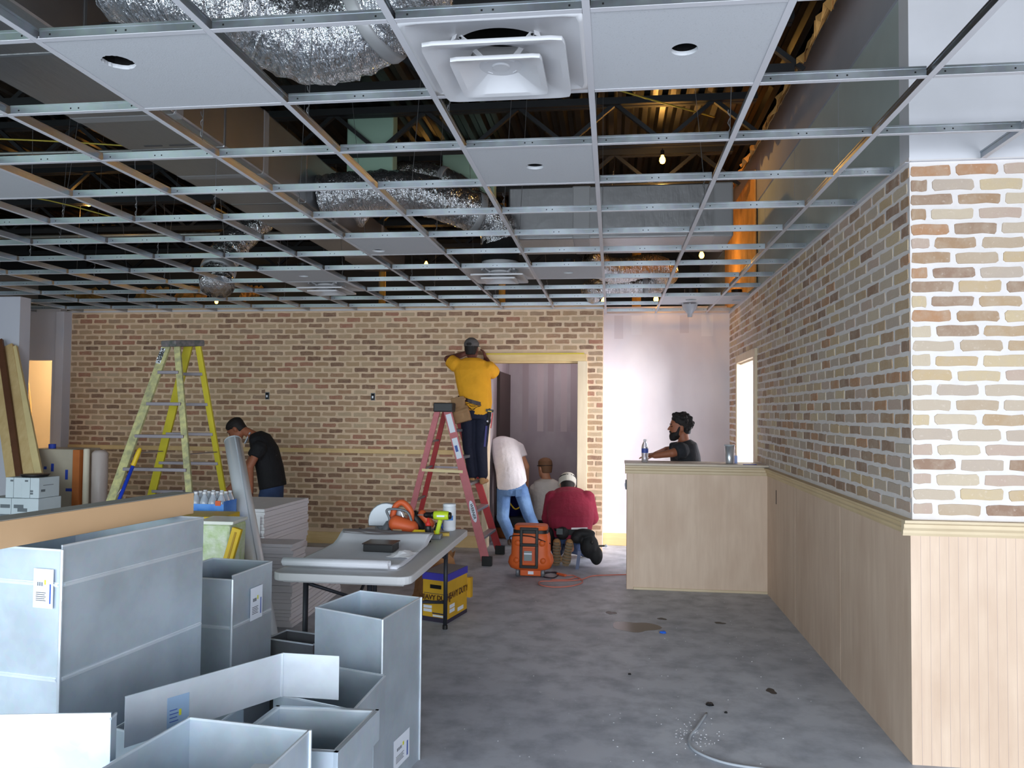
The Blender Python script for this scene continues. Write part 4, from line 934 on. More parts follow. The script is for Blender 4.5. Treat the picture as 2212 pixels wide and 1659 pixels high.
# yellow and green wrapped packages
GRNW = mat('green white wrap', (186, 208, 150), .3, rgb2=(226, 232, 214), vscale=14, bump=.5, bscale=30, bdist=.01)
p = at(470, 1205, Y=4.6); t = thing('wrapped_bundle', 'pale green wrapped bundle with a yellow edge, behind the narrow duct', 'package', (p.x, p.y, 0))
MB().obox((p.x - .16, p.y, 0), (.22, .0, 0), (-.02, .26, 0), (0.02, 0, .93)).build('wrapped_body', GRNW, t, bevel=.02)
MB().obox((p.x - .15, p.y + .005, .93), (.24, .0, 0), (-.02, .24, 0), (.005, 0, .022)).build('white_top', mat('glossy white wrap', (236, 238, 228), .2), t, bevel=.006)
q = at(505, 1150, Y=4.55); t = thing('yellow_bar', 'yellow plastic bar leaning against the green wrapped bundle', 'bar', (q.x - .1, q.y, 0))
MB().bar((q.x - .24, q.y + .0, 0.0), (q.x + .015, q.y + .02, at(512, 1142, Y=4.55).z), .06, .03, (1, 0, 0)).build('bar', YEL, t, bevel=.004)
MB().bar((q.x - .225, q.y - .0165, 0.02), (q.x + .01, q.y + .003, at(512, 1150, Y=4.55).z), .012, .004, (1, 0, 0)).build('groove', mat('dark yellow', (180, 140, 20), .5), t)
p = at(458, 1130, Y=4.92); t = thing('yellow_carton', 'yellow and white carton standing behind the corner of the largest duct', 'box', (p.x - .15, p.y, 0))
MB().obox((p.x - .34, p.y, 0), (.40, .03, 0), (-.03, .3, 0), (0, 0, at(458, 1118, Y=4.92).z)).build('body', YEL, t, bevel=.004)
MB().obox((p.x - .3, p.y - .0015, at(458, 1140, Y=4.92).z), (.30, .0225, 0), (0, .001, 0), (0, 0, .055)).build('white_panel', mat('glossy white wrap', (236, 238, 228), .2), t)
# white boxes
WBX = mat('white carton', (206, 216, 222), .7, var=.03, vscale=4)
def white_box(label, p, ex, ey, h, marks):
    p, ex, ey = V(p), V(ex), V(ey); t = thing('white_carton', label, 'box', p, 'white cartons at the left')
    MB().obox(p, ex, ey, (0, 0, h)).build('body', WBX, t, bevel=.004)
    nf = V((ex.y, -ex.x, 0)).normalized()
    MB().obox(p + ex * .5 - ex.normalized() * .0 + nf * .0006, ex.normalized() * .003, nf * .0006, (0, 0, h)).build('flap_joint', mat('grey print', (110, 118, 124), .7), t)
    k = MB(); q = p + ex; nr = V((ey.y, -ey.x, 0)).normalized()
    for a, z in marks: k.obox(p + ex * a + nf * .0008 + V((0, 0, h * z)), ex * .18, nf * .0006, (0, 0, h * .09))
    k.obox(q + ey * .2 + nr * .0008 + V((0, 0, h * .6)), ey * .5, nr * .0006, (0, 0, h * .03)); k.obox(q + ey * .1 + nr * .0008 + V((0, 0, h * .3)), ey * .2, nr * .0006, (0, 0, h * .12))
    k.build('print_marks', mat('grey print', (110, 118, 124), .7), t); return t
y = 6.3; zt = at(60, 1032, Y=y).z; zm = at(60, 1076, Y=y).z; bx0, bx1, bx2 = at(12, 1050, Y=y).x, at(47, 1050, Y=y).x, at(85, 1050, Y=y).x
white_box('white carton at the bottom of the left stack', (bx0 - .2, y - .01, 0), (bx2 - bx0 + .2, 0, 0), (.02, .25, 0), zm - .34, ((.3, .7), (.3, .5), (.62, .7)))
white_box('white carton with grey print in the middle of the left stack', (bx0 - .18, y - .02, zm - .338), (bx2 - bx0 + .19, 0, 0), (.02, .26, 0), .336, ((.3, .75), (.55, .75), (.3, .5), (.62, .66)))
white_box('white carton on the left of the top pair in the stack', (bx0, y, zm), (bx1 - bx0 - .002, 0, 0), (.02, .23, 0), zt - zm, ((.3, .8),))
white_box('white carton on the right of the top pair in the stack', (bx1, y - .005, zm), (bx2 - bx1, 0, 0), (.02, .23, 0), zt - zm, ((.2, .8), (.5, .3), (.5, .18)))
t = thing('black_tray', 'black shallow tray on top of the white cartons', 'tray', (bx1 + .02, y + .12, zt)); MB().lathe([(.001, 0), (.1, 0), (.115, .018), (.11, .018), (.097, .004), (.001, .004)], (bx1 + .03, y + .12, zt + .001), n=22).build('dish', BLK, t, smooth=True)
MB().lathe([(.113, .016), (.118, .019), (.113, .022)], (bx1 + .03, y + .12, zt + .001), n=22).build('rim', BLK2, t, smooth=True)
# plastic covered cabinet, wood strip, cream roll
CAB = mat('plastic wrapped panel', (178, 168, 152), .35, var=.06, vscale=3, bump=.35, bscale=7, bdist=.03); BT = mat('blue tape', (34, 64, 170), .6)
cz = 1.21; t = thing('wrapped_cabinet', 'cabinet wrapped in clear plastic and blue tape by the brick wall', 'cabinet', (-5.5, 7.7, 0))
MB().box(-5.98, -5.45, 7.5, 7.9, 0, cz).build('body', CAB, t, bevel=.01)
for (x0, x1, z0, z1) in ((-5.72, -5.69, .98, 1.06), (-5.56, -5.53, .9, 1.0), (-5.55, -5.47, .78, .81), (-5.8, -5.77, 1.0, 1.03)): MB().box(x0, x1, 7.4975, 7.4995, z0, z1).build('tape_piece', BT, t)
tag(MB().lathe([(.001, 0), (.035, 0), (.035, .045), (.001, .045)], (-5.79, 7.6, cz + .001), n=14).build('tape_roll', BT, smooth=False), 'blue tape roll on the plastic wrapped cabinet', 'tape')
tag(MB().box(-5.44, -5.365, 7.44, 7.52, 0, cz - .002).build('wood_post', mat('orange brown wood', (176, 98, 44), .55, var=.1, vscale=6), bevel=.003), 'orange brown wooden post standing at the cabinet corner', 'post')
tag(MB().lathe([(.001, 0), (.03, 0), (.03, cz + .0), (.02, cz + .01), (.001, cz + .01)], (-5.33, 7.5, 0), n=12).build('cream_tube', mat('cream tube', (226, 216, 196), .6), smooth=True), 'cream tube standing right of the orange brown post', 'tube')
tag(MB().lathe([(.001, 0), (.075, 0), (.08, cz - .04), (.05, cz - .01), (.001, cz - .01)], (-5.25, 7.6, 0), n=18).build('plastic_roll', mat('clear sheeting roll', (196, 182, 178), .35, bump=.3, bscale=9, bdist=.02), smooth=True), 'upright roll of milky plastic sheeting beside the cream tube', 'roll')
# lumber leaning against the pier
DKW = mat('dark stained wood', (98, 62, 42), .55, var=.12, vscale=6)
for k, (xa, ya, xb, Yt, w_, m, lb) in enumerate(((-15, 745, 22, 7.93, .095, PINE, 'pale pine board with handwriting, leftmost in the lumber leaning on the pier'), (0, 735, 39, 7.9, .062, DKW, 'dark brown board leaning between two pale pine boards'),
        (18, 747, 61, 7.93, .105, PINE, 'wide pale pine board leaning right of the dark brown board'), (30, 750, 81, 7.93, .07, mat('light pine', (226, 204, 150), .6, var=.06, vscale=5), 'narrow light pine board leaning rightmost in the lumber'))):
    b = at(xa, ya, Y=Yt); p_ = at(xb, 1007, Y=Yt - .68); a = b + (p_ - b) * (b.z / (b.z - p_.z)); o = MB().bar(a, b, w_, .035, (1, 0, 0)).build('lumber_board', m, bevel=.003); tag(o, lb, 'lumber', 'boards leaning at the left')
    if k == 0:
        d_ = (b - a).normalized(); n_ = d_.cross(V((1, 0, 0))); n_ = n_ if n_.y < 0 else -n_; r_ = V((1, 0, 0)); r_ = (r_ - d_ * r_.dot(d_)).normalized()
        q_ = at(24, 968, Y=Yt - .62); q_ = a + d_ * (q_ - a).dot(d_); text('handwriting', '45-5A', q_ + n_ * .019 + r_ * .01, -d_, r_, .1, INK, o)
# yellow stepladder
FY = mat('yellow fibreglass', (206, 190, 52), .5, var=.06, vscale=5); FP = mat('paint splashed rail', (206, 200, 140), .6, rgb2=(150, 148, 118), vscale=16, bump=.3, bscale=40); ALU = mat('dull aluminium', (150, 142, 150), .45, .5)
Yf, Yk = 6.95, 7.35
tl = at(362, 745, Y=7.15); tr_ = at(425, 740, Y=7.3)
t = thing('yellow_stepladder', 'tall paint splashed yellow stepladder in front of the brick wall', 'ladder', (-4.3, 7.15, 0))
def rail_(nm, a, b, m, w_=.075, th=.03, side=(1, 0, 0)): return MB().bar(a, b, w_, th, side).build(nm, m, t, bevel=.003)
def ext(p, q):  # carry the line p->q down to the floor
    p, q = V(p), V(q); s = p.z / (p.z - q.z); return p + (q - p) * s
r1 = (at(360, 748, Y=7.12), at(243, 1075, Y=6.72)); r2 = (at(383, 748, Y=7.12), at(408, 1050, Y=6.75))
r3 = (at(408, 745, Y=7.32), at(330, 1060, Y=7.7)); r4 = (at(428, 745, Y=7.32), at(484, 1070, Y=7.75))
for (a, b), m, w_ in ((r1, FP, .085), (r2, FP, .06), (r3, FY, .08), (r4, FY, .055)):
    e = ext(a, b); o = rail_('rail', a, e, m, w_); sub(MB().box(e.x - .05, e.x + .05, e.y - .03, e.y + .03, 0, .05).build('foot', BLK), o)
for z in (1.98, 1.68, 1.38, 1.08, .78, .48, .2):
    f = lambda r: V(r[0]) + (V(r[1]) - V(r[0])) * ((r[0].z - z) / (r[0].z - r[1].z)); MB().bar(f(r1) + V((.02, 0, 0)), f(r2), .07, .03, (0, 1, 0)).build('step', ALU, t, bevel=.003)
    MB().bar(f(r3), f(r4), .05, .03, (0, 1, 0)).build('rear_rung', ALU, t, bevel=.003)
g = lambda r, z: V(r[0]) + (V(r[1]) - V(r[0])) * ((r[0].z - z) / (r[0].z - r[1].z))
for ra, rb in ((r1, r3), (r2, r4)): MB().bar(g(ra, 1.22), g(rb, 1.2), .025, .008).build('spreader', ALU, t)
for s_ in (r1, r2): MB().bar(g(s_, .74), g(s_, .9) + ((V(r2[0]) - V(r1[0])) * (.5 if s_ is r1 else -.5)), .02, .006).build('step_brace', ALU, t)
c0 = (r1[0] + r2[0]) / 2; c1 = (r3[0] + r4[0]) / 2
MB().bar(c0 + V((0, -.07, .02)), c1 + V((.01, .06, .02)), .2, .06).build('top_cap', mat('splattered top cap', (128, 118, 120), .6, rgb2=(84, 90, 84), vscale=22), t, bevel=.01)
MB().bar(r1[0] + V((-.02, -.02, -.02)), r1[0] + (r1[1] - r1[0]) * .12 + V((-.016, -.018, 0)), .05, .006, (1, 0, 0)).build('silver_sticker', FOIL, t)
# blue pole with yellow grip
a, b = at(255, 1085, Y=6.5), at(303, 968, Y=6.62); e = ext(b, a); e.z = 0
t = thing('extension_pole', 'blue pole with yellow grip leaning on the yellow stepladder', 'pole', e); d = (b - e).normalized(); L = (b - e).length
MB().tube([e, e + d * (L - .16)], .016, 10).build('shaft', mat('blue pole', (32, 66, 196), .4), t, smooth=True)
MB().lathe([(.02, 0), (.022, .01), (.02, .06), (.022, .08), (.02, .14), (.014, .165), (.001, .168)], e + d * (L - .165), d, 12).build('grip', YEL, t, smooth=True)
# ================================================================== PEOPLE
SKIN = mat('skin', (190, 132, 100), .55, var=.05, vscale=12); SKIND = mat('tanned skin', (150, 92, 66), .55, var=.05, vscale=12); SKINK = mat('dark tanned skin', (96, 54, 44), .55)
HAIR = mat('dark hair', (26, 21, 20), .7, bump=.6, bscale=120, bdist=.004); HAIRB = mat('brown hair', (112, 78, 52), .75, bump=.6, bscale=120, bdist=.004)
def cloth(name, rgb, var=.05): return mat(name, rgb, .85, var=var, vscale=7, bump=.45, bscale=11, bdist=.03)
BLKS = cloth('black cotton', (17, 17, 21)); YELS = cloth('yellow cotton', (226, 160, 34)); WHTS = cloth('white cotton', (222, 214, 216)); CRMS = cloth('off white cotton', (204, 198, 190))
MARS = cloth('maroon fleece', (128, 24, 50)); GRYS = cloth('charcoal cotton', (34, 36, 42))
JEAN = mat('blue denim', (112, 144, 186), .85, rgb2=(84, 114, 160), vscale=6, bump=.4, bscale=12, bdist=.03); NAVY = cloth('navy denim', (22, 26, 46)); JEAND = cloth('dark blue denim', (44, 62, 96)); BLKT = cloth('black trousers', (22, 22, 26))
BOOT = mat('tan boot leather', (170, 128, 84), .65, var=.08, vscale=20); SOLE = mat('boot sole', (112, 98, 78), .8, bump=.3, bscale=60); EYE = mat('eye dark', (20, 14, 12), .25); LIP = mat('lip', (128, 72, 62), .5)
def fused(name, b, m, parent, voxel=.009, smooth=5):
    """union the overlapping pieces into one continuous surface"""
    me = b.mesh(name, m, True); o = bpy.data.objects.new(name, me); C.objects.link(o)
    r = o.modifiers.new('r', 'REMESH'); r.mode = 'VOXEL'; r.voxel_size = voxel; r.use_smooth_shade = True
    s = o.modifiers.new('s', 'SMOOTH'); s.iterations = smooth; s.factor = .5
    dg = bpy.context.evaluated_depsgraph_get(); n = bpy.data.meshes.new_from_object(o.evaluated_get(dg)); o.modifiers.clear(); o.data = n
    if not n.materials: n.materials.append(m)
    n.polygons.foreach_set('use_smooth', [True] * len(n.polygons)); o.name = name
    if parent is not None:
        o.parent = parent; o.matrix_parent_inverse = root_world(parent).inverted()
    return o
def head(b, c, f, u, s=1.0):
    """head centred at c looking along f with crown along u (skin pieces go into b); returns frame"""
    c, f, u = V(c), V(f).normalized(), V(u); u = (u - f * u.dot(f)).normalized(); r = f.cross(u)
    sec = [(-.118, .024, .022, .058), (-.103, .044, .042, .046), (-.07, .058, .066, .026), (-.03, .067, .084, .013), (.01, .071, .092, .004), (.05, .074, .097, -.003), (.085, .066, .086, -.007), (.108, .042, .056, -.009), (.118, .014, .02, -.009)]
    b.loft([(c + u * h * s + f * o * s, r * w_ * s, f * d * s) for h, w_, d, o in sec], 18)
    b.cap(c + (f * .088 + u * .022) * s, .009 * s, c + (f * .112 - u * .018) * s, .0135 * s, 8)
    b.cap(c + (f * .078 + u * .034 - r * .035) * s, .014 * s, c + (f * .078 + u * .034 + r * .035) * s, .014 * s, 8)
    b.cap(c + (f * .082 - u * .056 - r * .018) * s, .011 * s, c + (f * .082 - u * .056 + r * .018) * s, .011 * s, 8)
    b.ball(c + (f * .074 - u * .1) * s, .02 * s)
    for k in (-1, 1): b.ell(c + (r * .074 * k - f * .012 - u * .004) * s, r * .011 * s, f * .02 * s, u * .033 * s, 10, 6)
    return c, f, u, r, s
def face(fr, parent):
    c, f, u, r, s = fr
    b = MB()
    for k in (-1, 1): b.ell(c + (f * .083 + u * .012 + r * .031 * k) * s, r * .012 * s, f * .008 * s, u * .007 * s, 8, 5)
    b.build('eyes', EYE, parent, smooth=True)
    b = MB()
    for k in (-1, 1): b.ell(c + (f * .09 + u * .034 + r * .031 * k) * s, r * .02 * s, f * .006 * s, u * .005 * s, 8, 5)
    b.build('eyebrows', HAIR, parent, smooth=True)
    MB().ell(c + (f * .092 - u * .056) * s, r * .022 * s, f * .007 * s, u * .006 * s, 8, 5).build('mouth', LIP, parent, smooth=True)
def haircap(fr, m, parent, low=-.01, thick=.008, name='hair'):
    c, f, u, r, s = fr; b = MB()
    sec = [(low - .05, .05, .05, -.045), (low, .066, .068, -.03), (.04, .078, .094, -.012), (.085, .072, .092, -.01), (.112, .05, .064, -.01), (.127, .016, .022, -.01)]
    b.loft([(c + u * h * s + f * o * s, r * (w_ + thick) * s, f * (d + thick) * s) for h, w_, d, o in sec], 18)
    return fused(name, b, m, parent, .008, 2)
def hand(b, w_, d, n, side, curl=.5, s=1.0):
    """five-fingered hand: wrist w_, pointing along d, palm facing n; thumb on `side`"""
    w_, d, n = V(w_), V(d).normalized(), V(n); n = (n - d * n.dot(d)).normalized(); l = d.cross(n) * side
    b.loft([(w_ + d * a * s, l * p * s, n * q * s) for a, p, q in ((-.01, .026, .02), (.03, .036, .017), (.07, .041, .014), (.092, .038, .012))], 12)
    for k, (o, L) in enumerate(((.031, .068), (.0105, .078), (-.0105, .073), (-.031, .056))):
        p = w_ + (d * .088 + l * o) * s; a = curl * .35; q = .0088 - .0006 * (k == 3)
        for j, fr_ in enumerate((.45, .32, .26)):
            dd = d * math.cos(a) + n * math.sin(a); e = p + dd * L * fr_ * s; b.cap(p, q * s, e, (q - .0008) * s, 8); p = e; q -= .0008; a += curl
    p = w_ + (d * .03 + l * .034) * s; dd = (d * .65 + l * .7 + n * .25).normalized(); e = p + dd * .036 * s; b.cap(p, .0115 * s, e, .0098 * s, 8)
    b.cap(e, .0098 * s, e + (d * .9 + n * .3).normalized() * .03 * s, .0085 * s, 8)
def limb(b, pts, rs, n=12):
    for i in range(len(pts) - 1): b.cap(pts[i], rs[i], pts[i + 1], rs[i + 1], n)
def sleeve(b, p, q, r0, r1, n=14):
    p, q = V(p), V(q); d = (q - p).normalized(); u, w_ = b.frame(d)
    b.loft([(p - d * r0 * .6, u * r0 * .6, w_ * r0 * .6), (p, u * r0, w_ * r0), ((p + q) / 2, u * (r0 + r1) / 2, w_ * (r0 + r1) / 2), (q, u * r1, w_ * r1)], n)
def shoe(b, ankle, d, up=(0, 0, 1), L=.27, wd=.048, drop=.085):
    a, d, up = V(ankle), V(d).normalized(), V(up).normalized(); r = d.cross(up).normalized(); o = a - up * drop - d * .075
    b.loft([(o + d * (x * L) + up * h, r * w_, up * h) for x, w_, h in ((.0, .026, .03), (.06, .036, .045), (.25, .038, .048), (.45, .04, .04), (.65, .048, .032), (.85, .044, .027), (.98, .024, .02))], 14)
    b.cap(a - up * .03, .044, a + up * .05, .044)
def soles(b, ankle, d, up=(0, 0, 1), L=.27, drop=.085):
    a, d, up = V(ankle), V(d).normalized(), V(up).normalized(); r = d.cross(up).normalized(); o = a - up * drop - d * .075
    for k in range(7):
        x = .02 + k * .135; w_ = (.034, .038, .036, .036, .045, .046, .036)[k]; b.obox(o + d * (x * L) - r * w_ - up * .012, r * 2 * w_, d * L * .09, up * .016)
def torso(b, secs, n=20):
    b.loft([(V(c), V(u), V(w_)) for c, u, w_ in secs], n)
def upr(a, b_, side):
    """front axis perpendicular to the spine a->b_ and the side axis"""
    return (V(b_) - V(a)).normalized()
def person(label, root, group=None): return thing('person', label, 'person', root, group)

# ---- 1. man in black polo, head bowed, behind the board stack (profile, facing left)
Y1 = 8.25; K = lambda x, y, dy=0: at(x, y, Y=Y1 + dy)
pel, che, nek, hed = K(585, 1060), K(566, 958), K(547, 938), K(512, 928)
t = person('person in black polo with grey collar, head bowed, beside the leaning round pipe', (pel.x, Y1, 0))
b = MB(); fr = head(b, hed, (-.74, -.05, -.66), (-.66, 0, .74), 1.02)
b.cap(nek + V((.02, 0, -.02)), .056, hed + V((.04, 0, .01)), .05)
nS, fS = K(561, 965, -.19), K(563, 960, .19); nE, fE = K(540, 1008, -.27), K(533, 1008, .24); nW, fW = K(542, 1062, -.22), K(500, 1050, .12)
limb(b, (nS, nE, nW), (.052, .042, .030)); limb(b, (fS, fE, fW), (.05, .04, .029))
hand(b, nW, nW - nE, (-1, 0, 0), 1, .5); hand(b, fW, fW - fE, (0, -1, 0), -1, .7)
hp = [pel + V((0, dy, -.06)) for dy in (-.095, .095)]; kn = [V((pel.x - .03, Y1 + dy, .48)) for dy in (-.1, .11)]; an = [V((pel.x + .0, Y1 + dy, .095)) for dy in (-.1, .12)]
torso(b, [(pel, (0, .15, 0), (.1, 0, 0)), ((pel + che) / 2, (0, .14, 0), (.1, 0, .0)), (che, (0, .17, 0), (.1, 0, .0)), (nek, (0, .08, 0), (.06, 0, 0))])
for k in range(2): limb(b, (hp[k], kn[k], an[k]), (.08, .055, .042)); shoe(b, an[k], (-1, 0, 0))
body = fused('body', b, SKIND, t, .0085, 4); face(fr, t); haircap(fr, HAIR, t, low=.0, thick=.006)
b = MB(); torso(b, [(K(590, 1053), (0, .185, 0), (.135, 0, .03)), (K(583, 1010), (0, .18, 0), (.138, 0, .02)), (K(572, 970), (0, .2, 0), (.13, 0, .03)), (K(561, 945), (0, .185, 0), (.09, 0, .04)), (K(552, 936), (0, .085, 0), (.062, 0, .03))])
sleeve(b, nS, nS + (nE - nS) * .52, .082, .074); sleeve(b, fS, fS + (fE - fS) * .52, .08, .072); fused('polo_shirt', b, BLKS, t, .01, 4)
b = MB(); 
for q in (-1, 1): b.bar(K(541, 934, q * .05), K(529, 958, q * .07), .03, .012, (0, 1, 0))
b.build('grey_collar', mat('pale grey knit', (170, 176, 186), .8), t, bevel=.003)
b = MB(); torso(b, [(K(588, 1048), (0, .165, 0), (.115, 0, .02)), (K(585, 1075), (0, .172, 0), (.125, 0, 0)), (K(584, 1100), (0, .16, 0), (.12, 0, 0))])
for k in range(2): limb(b, (hp[k], kn[k], an[k] + V((0, 0, .02))), (.098, .075, .062))
fused('jeans', b, JEAND, t, .011, 4)
b = MB()
for k in range(2): shoe(b, an[k], (-1, 0, 0), wd=.052)
fused('shoes', b, mat('dark shoe', (30, 28, 28), .6), t, .01, 2)

# ---- 2. man in yellow shirt standing on the red ladder, back to us
Y2 = 8.86; K = lambda x, y, dy=0: at(x, y, Y=Y2 + dy)
pel, che, nek, hed = K(1027, 888, 0), K(1022, 815, .06), K(1020, 778, .1), K(1019, 754, .13)
t = person('person in yellow T-shirt and grey cap on the red ladder, seen from behind', K(1032, 1043))
b = MB(); fr = head(b, hed, (.12, 1, .05), (0, -.05, 1), 1.0); b.cap(nek, .06, hed - V((0, 0, .05)), .055)
lS, rS = K(986, 789, .08), K(1054, 794, .08); lE, rE = K(968, 776, .14), K(1067, 806, .2); lW, rW = K(1004, 764, .34), K(1050, 776, .36)
limb(b, (lS, lE, lW), (.055, .048, .034)); limb(b, (rS, rE, rW), (.055, .046, .033)); hand(b, lW, (.6, .5, .2), (.6, -.4, -.5), 1, .55); hand(b, rW, (-.3, .25, .85), (-.9, .2, -.2), -1, .6)
hp = [pel + V((dx, .0, -.05)) for dx in (-.085, .085)]; kn = [K(1013, 965, .03), K(1039, 965, .03)]; an = [K(1021, 1031, 0), K(1043, 1031, 0)]
torso(b, [(pel, (.15, 0, 0), (0, .1, 0)), ((pel + che) / 2, (.15, 0, 0), (0, .1, 0)), (che, (.17, 0, 0), (0, .11, 0)), (nek, (.08, 0, 0), (0, .06, 0))])
for k in range(2): limb(b, (hp[k], kn[k], an[k]), (.085, .06, .045))
fused('body', b, SKINK, t, .0085, 4); face(fr, t)
b = MB(); torso(b, [(K(1028, 897), (.165, 0, 0), (0, .125, 0)), (K(1029, 870), (.182, 0, 0), (0, .13, 0)), (K(1024, 835, .03), (.2, 0, 0), (0, .14, 0)), (K(1020, 800, .07), (.215, 0, 0), (0, .135, 0)), (K(1019, 780, .09), (.175, 0, 0), (0, .1, 0)), (K(1020, 773, .1), (.085, 0, 0), (0, .065, 0))])
sleeve(b, lS, lS + (lE - lS) * .75, .088, .078); sleeve(b, rS, rS + (rE - rS) * .98, .086, .082); fused('t_shirt', b, YELS, t, .01, 4)
b = MB(); c_, f_, u_, r_, s_ = fr
b.loft([(c_ + u_ * h + f_ * o, r_ * w_, f_ * d_) for h, w_, d_, o in ((.03, .086, .107, -.005), (.07, .086, .106, -.007), (.105, .066, .082, -.01), (.13, .03, .04, -.01), (.134, .006, .008, -.01))], 20); capo = fused('cap', b, mat('grey cap cloth', (88, 84, 84), .85), t, .008, 2)
sub(MB().prism([c_ + f_ * (.09 + .07 * math.cos(a)) + r_ * .075 * math.sin(a) + u_ * (.03) for a in [math.radians(-80 + 20 * k) for k in range(9)]], u_ * .006).build('brim', mat('grey cap cloth', (88, 84, 84), .85)), capo)
sub(MB().ell(c_ - f_ * .107 + u_ * .055, r_ * .033, f_ * .006, u_ * .02, 12, 6).build('strap_opening', HAIR), capo)
haircap(fr, HAIR, t, low=-.015, thick=.004)
b = MB(); torso(b, [(pel + V((0, 0, .05)), (.158, 0, 0), (0, .118, 0)), (pel, (.168, 0, 0), (0, .128, 0)), (pel - V((0, 0, .09)), (.165, 0, 0), (0, .12, 0))])
for k in range(2): limb(b, (hp[k], kn[k], an[k] + V((0, 0, .035))), (.1, .078, .062))
fused('trousers', b, NAVY, t, .011, 4)
b = MB()
for k in range(2): shoe(b, an[k] + V((0, .02, .0)), (0, 1, 0), drop=.08)
fused('boots', b, BOOT, t, .009, 2)
b = MB(); b.loft([(K(1024, 868, 0) + V((0, 0, -.02)), V((.188, 0, -.05)), V((0, .138, 0))), (K(1024, 868, 0) + V((0, 0, .022)), V((.188, 0, -.05)), V((0, .138, 0)))], 24, True); belt = b.build('tool_belt', mat('dark belt leather', (44, 22, 24), .5), t, smooth=False)
POUCH = mat('canvas pouch', (150, 116, 82), .8, bump=.4, bscale=40, var=.1, vscale=9)
b = MB()
for (xa, ya, xb, yb, w_, th) in ((988, 858, 994, 890, .15, .07), (993, 880, 1001, 912, .19, .09), (985, 884, 992, 908, .12, .11)): b.bar(K(xa, ya, -.14), K(xb, yb, -.15), w_, th, (1, 0, .35))
b.cap(K(979, 868, -.16), .02, K(1003, 862, -.17), .02); b.cap(K(982, 893, -.19), .022, K(1008, 884, -.19), .022)
fused('pouch', b, POUCH, t, .009, 3)
b = MB(); b.ell(K(1056, 893, -.03), (.03, 0, 0), (0, .05, 0), (0, 0, .07), 10, 6); b.ell(K(1054, 908, -.03), (.035, 0, 0), (0, .04, 0), (0, 0, .06), 10, 6); fused('holster', b, mat('black pouch nylon', (20, 20, 22), .7, bump=.3, bscale=30), t, .009, 2)
b = MB(); b.bar(K(1050, 886, -.08), K(1066, 888, -.08), .03, .03); b.mi(1).bar(K(1054, 888, -.1), K(1062, 889, -.1), .016, .012); b.mi(2).bar(K(1064, 892, -.05), K(1060, 925, -.05), .012, .012); b.mi(3).ball(K(1053, 910, -.09), .014); b.mi(4).bar(K(1051, 920, -.06), K(1047, 965, -.06), .02, .01)
b.build('belt_tools', [BLK, YEL, RED, CHR, mat('blue tool case', (50, 44, 120), .5)], t)
b = MB()
for pts in ([(1006, 866), (1014, 864), (1022, 865), (1032, 869), (1038, 871)], [(1008, 868), (1013, 873), (1019, 877), (1024, 876), (1030, 872), (1036, 871)], [(1014, 867), (1018, 871), (1023, 872), (1028, 870), (1024, 868), (1018, 868)], [(1014, 875), (1020, 880), (1026, 876)]):
    b.tube([K(x, y + 7, -.132) for x, y in pts], .0035, 5)
b.build('shirt_print', mat('dark print ink', (60, 38, 16), .8), t)
# tape measure along the head casing
tag(MB().obox(at(1048, 766, Y=9.36), at(1262, 765, Y=9.36) - at(1048, 766, Y=9.36), (0, .012, 0), (0, 0, .016)).build('tape_measure', mat('tape yellow', (200, 176, 30), .45)), 'yellow tape measure stretched along the top of the door casing', 'tape measure')

# ---- 3. man in white T-shirt bending into the doorway
Y3 = 9.62; K = lambda x, y, dy=0: at(x, y, Y=Y3 + dy)
pel, che, nek = K(1106, 1052), K(1092, 970, .26), K(1086, 962, .42); hed = nek + V((-.03, .16, -.16))
t = person('person in white T-shirt and blue jeans bending forward in the doorway', (pel.x, Y3, 0))
b = MB(); fr = head(b, hed, (-.1, .6, -.8), (0, .8, .6), 1.0); b.cap(nek, .06, hed - V((0, .04, 0)), .055)
lS, rS = K(1068, 968, .3), K(1117, 966, .3); lE, rE = K(1076, 1010, .45), K(1136, 1008, .25); lW, rW = K(1088, 1050, .6), K(1137, 1050, .45)
limb(b, (lS, lE, lW), (.054, .044, .031)); limb(b, (rS, rE, rW), (.058, .047, .033)); hand(b, lW, (.2, .3, -.9), (1, 0, 0), 1, .4); hand(b, rW, (-.1, .4, -.9), (-1, 0, 0), -1, .4)
hp = [K(1089, 1062), K(1126, 1062)]; kn = [K(1086, 1118, .03), K(1142, 1112, .03)]
an = [V((at(1083, 1187, Z=.1).x, Y3 - .02, .1)), V((at(1152, 1187, Z=.1).x, Y3 - .02, .1))]
torso(b, [(pel, (.15, 0, 0), (0, .1, .05)), ((pel + che) / 2, (.15, 0, 0), (0, .09, -.07)), (che, (.17, 0, 0), (0, .08, -.09)), (nek, (.08, 0, 0), (0, .03, -.06))])
for k in range(2): limb(b, (hp[k], kn[k], an[k]), (.085, .06, .045))
fused('body', b, SKIN, t, .0085, 4); face(fr, t); haircap(fr, HAIRB, t)
b = MB(); torso(b, [(K(1106, 1046, -.03), (.185, 0, .04), (0, .13, .06)), (K(1103, 1020, .06), (.182, 0, .03), (0, .13, -.04)), (K(1095, 985, .2), (.185, 0, .01), (0, .12, -.1)), (K(1091, 960, .32), (.195, 0, 0), (0, .1, -.1)), (K(1087, 953, .42), (.12, 0, 0), (0, .07, -.07))])
sleeve(b, lS, lS + (lE - lS) * .62, .088, .078); sleeve(b, rS, rS + (rE - rS) * .55, .088, .08); fused('t_shirt', b, WHTS, t, .01, 4)
b = MB(); torso(b, [(pel + V((0, .02, .06)), (.165, 0, 0), (0, .12, .05)), (pel - V((0, 0, .01)), (.175, 0, 0), (0, .135, 0)), (pel - V((0, 0, .1)), (.165, 0, 0), (0, .12, 0))])
for k in range(2): limb(b, (hp[k], kn[k], an[k] + V((0, 0, .02))), (.1, .08, .07))
fused('jeans', b, JEAN, t, .011, 4)
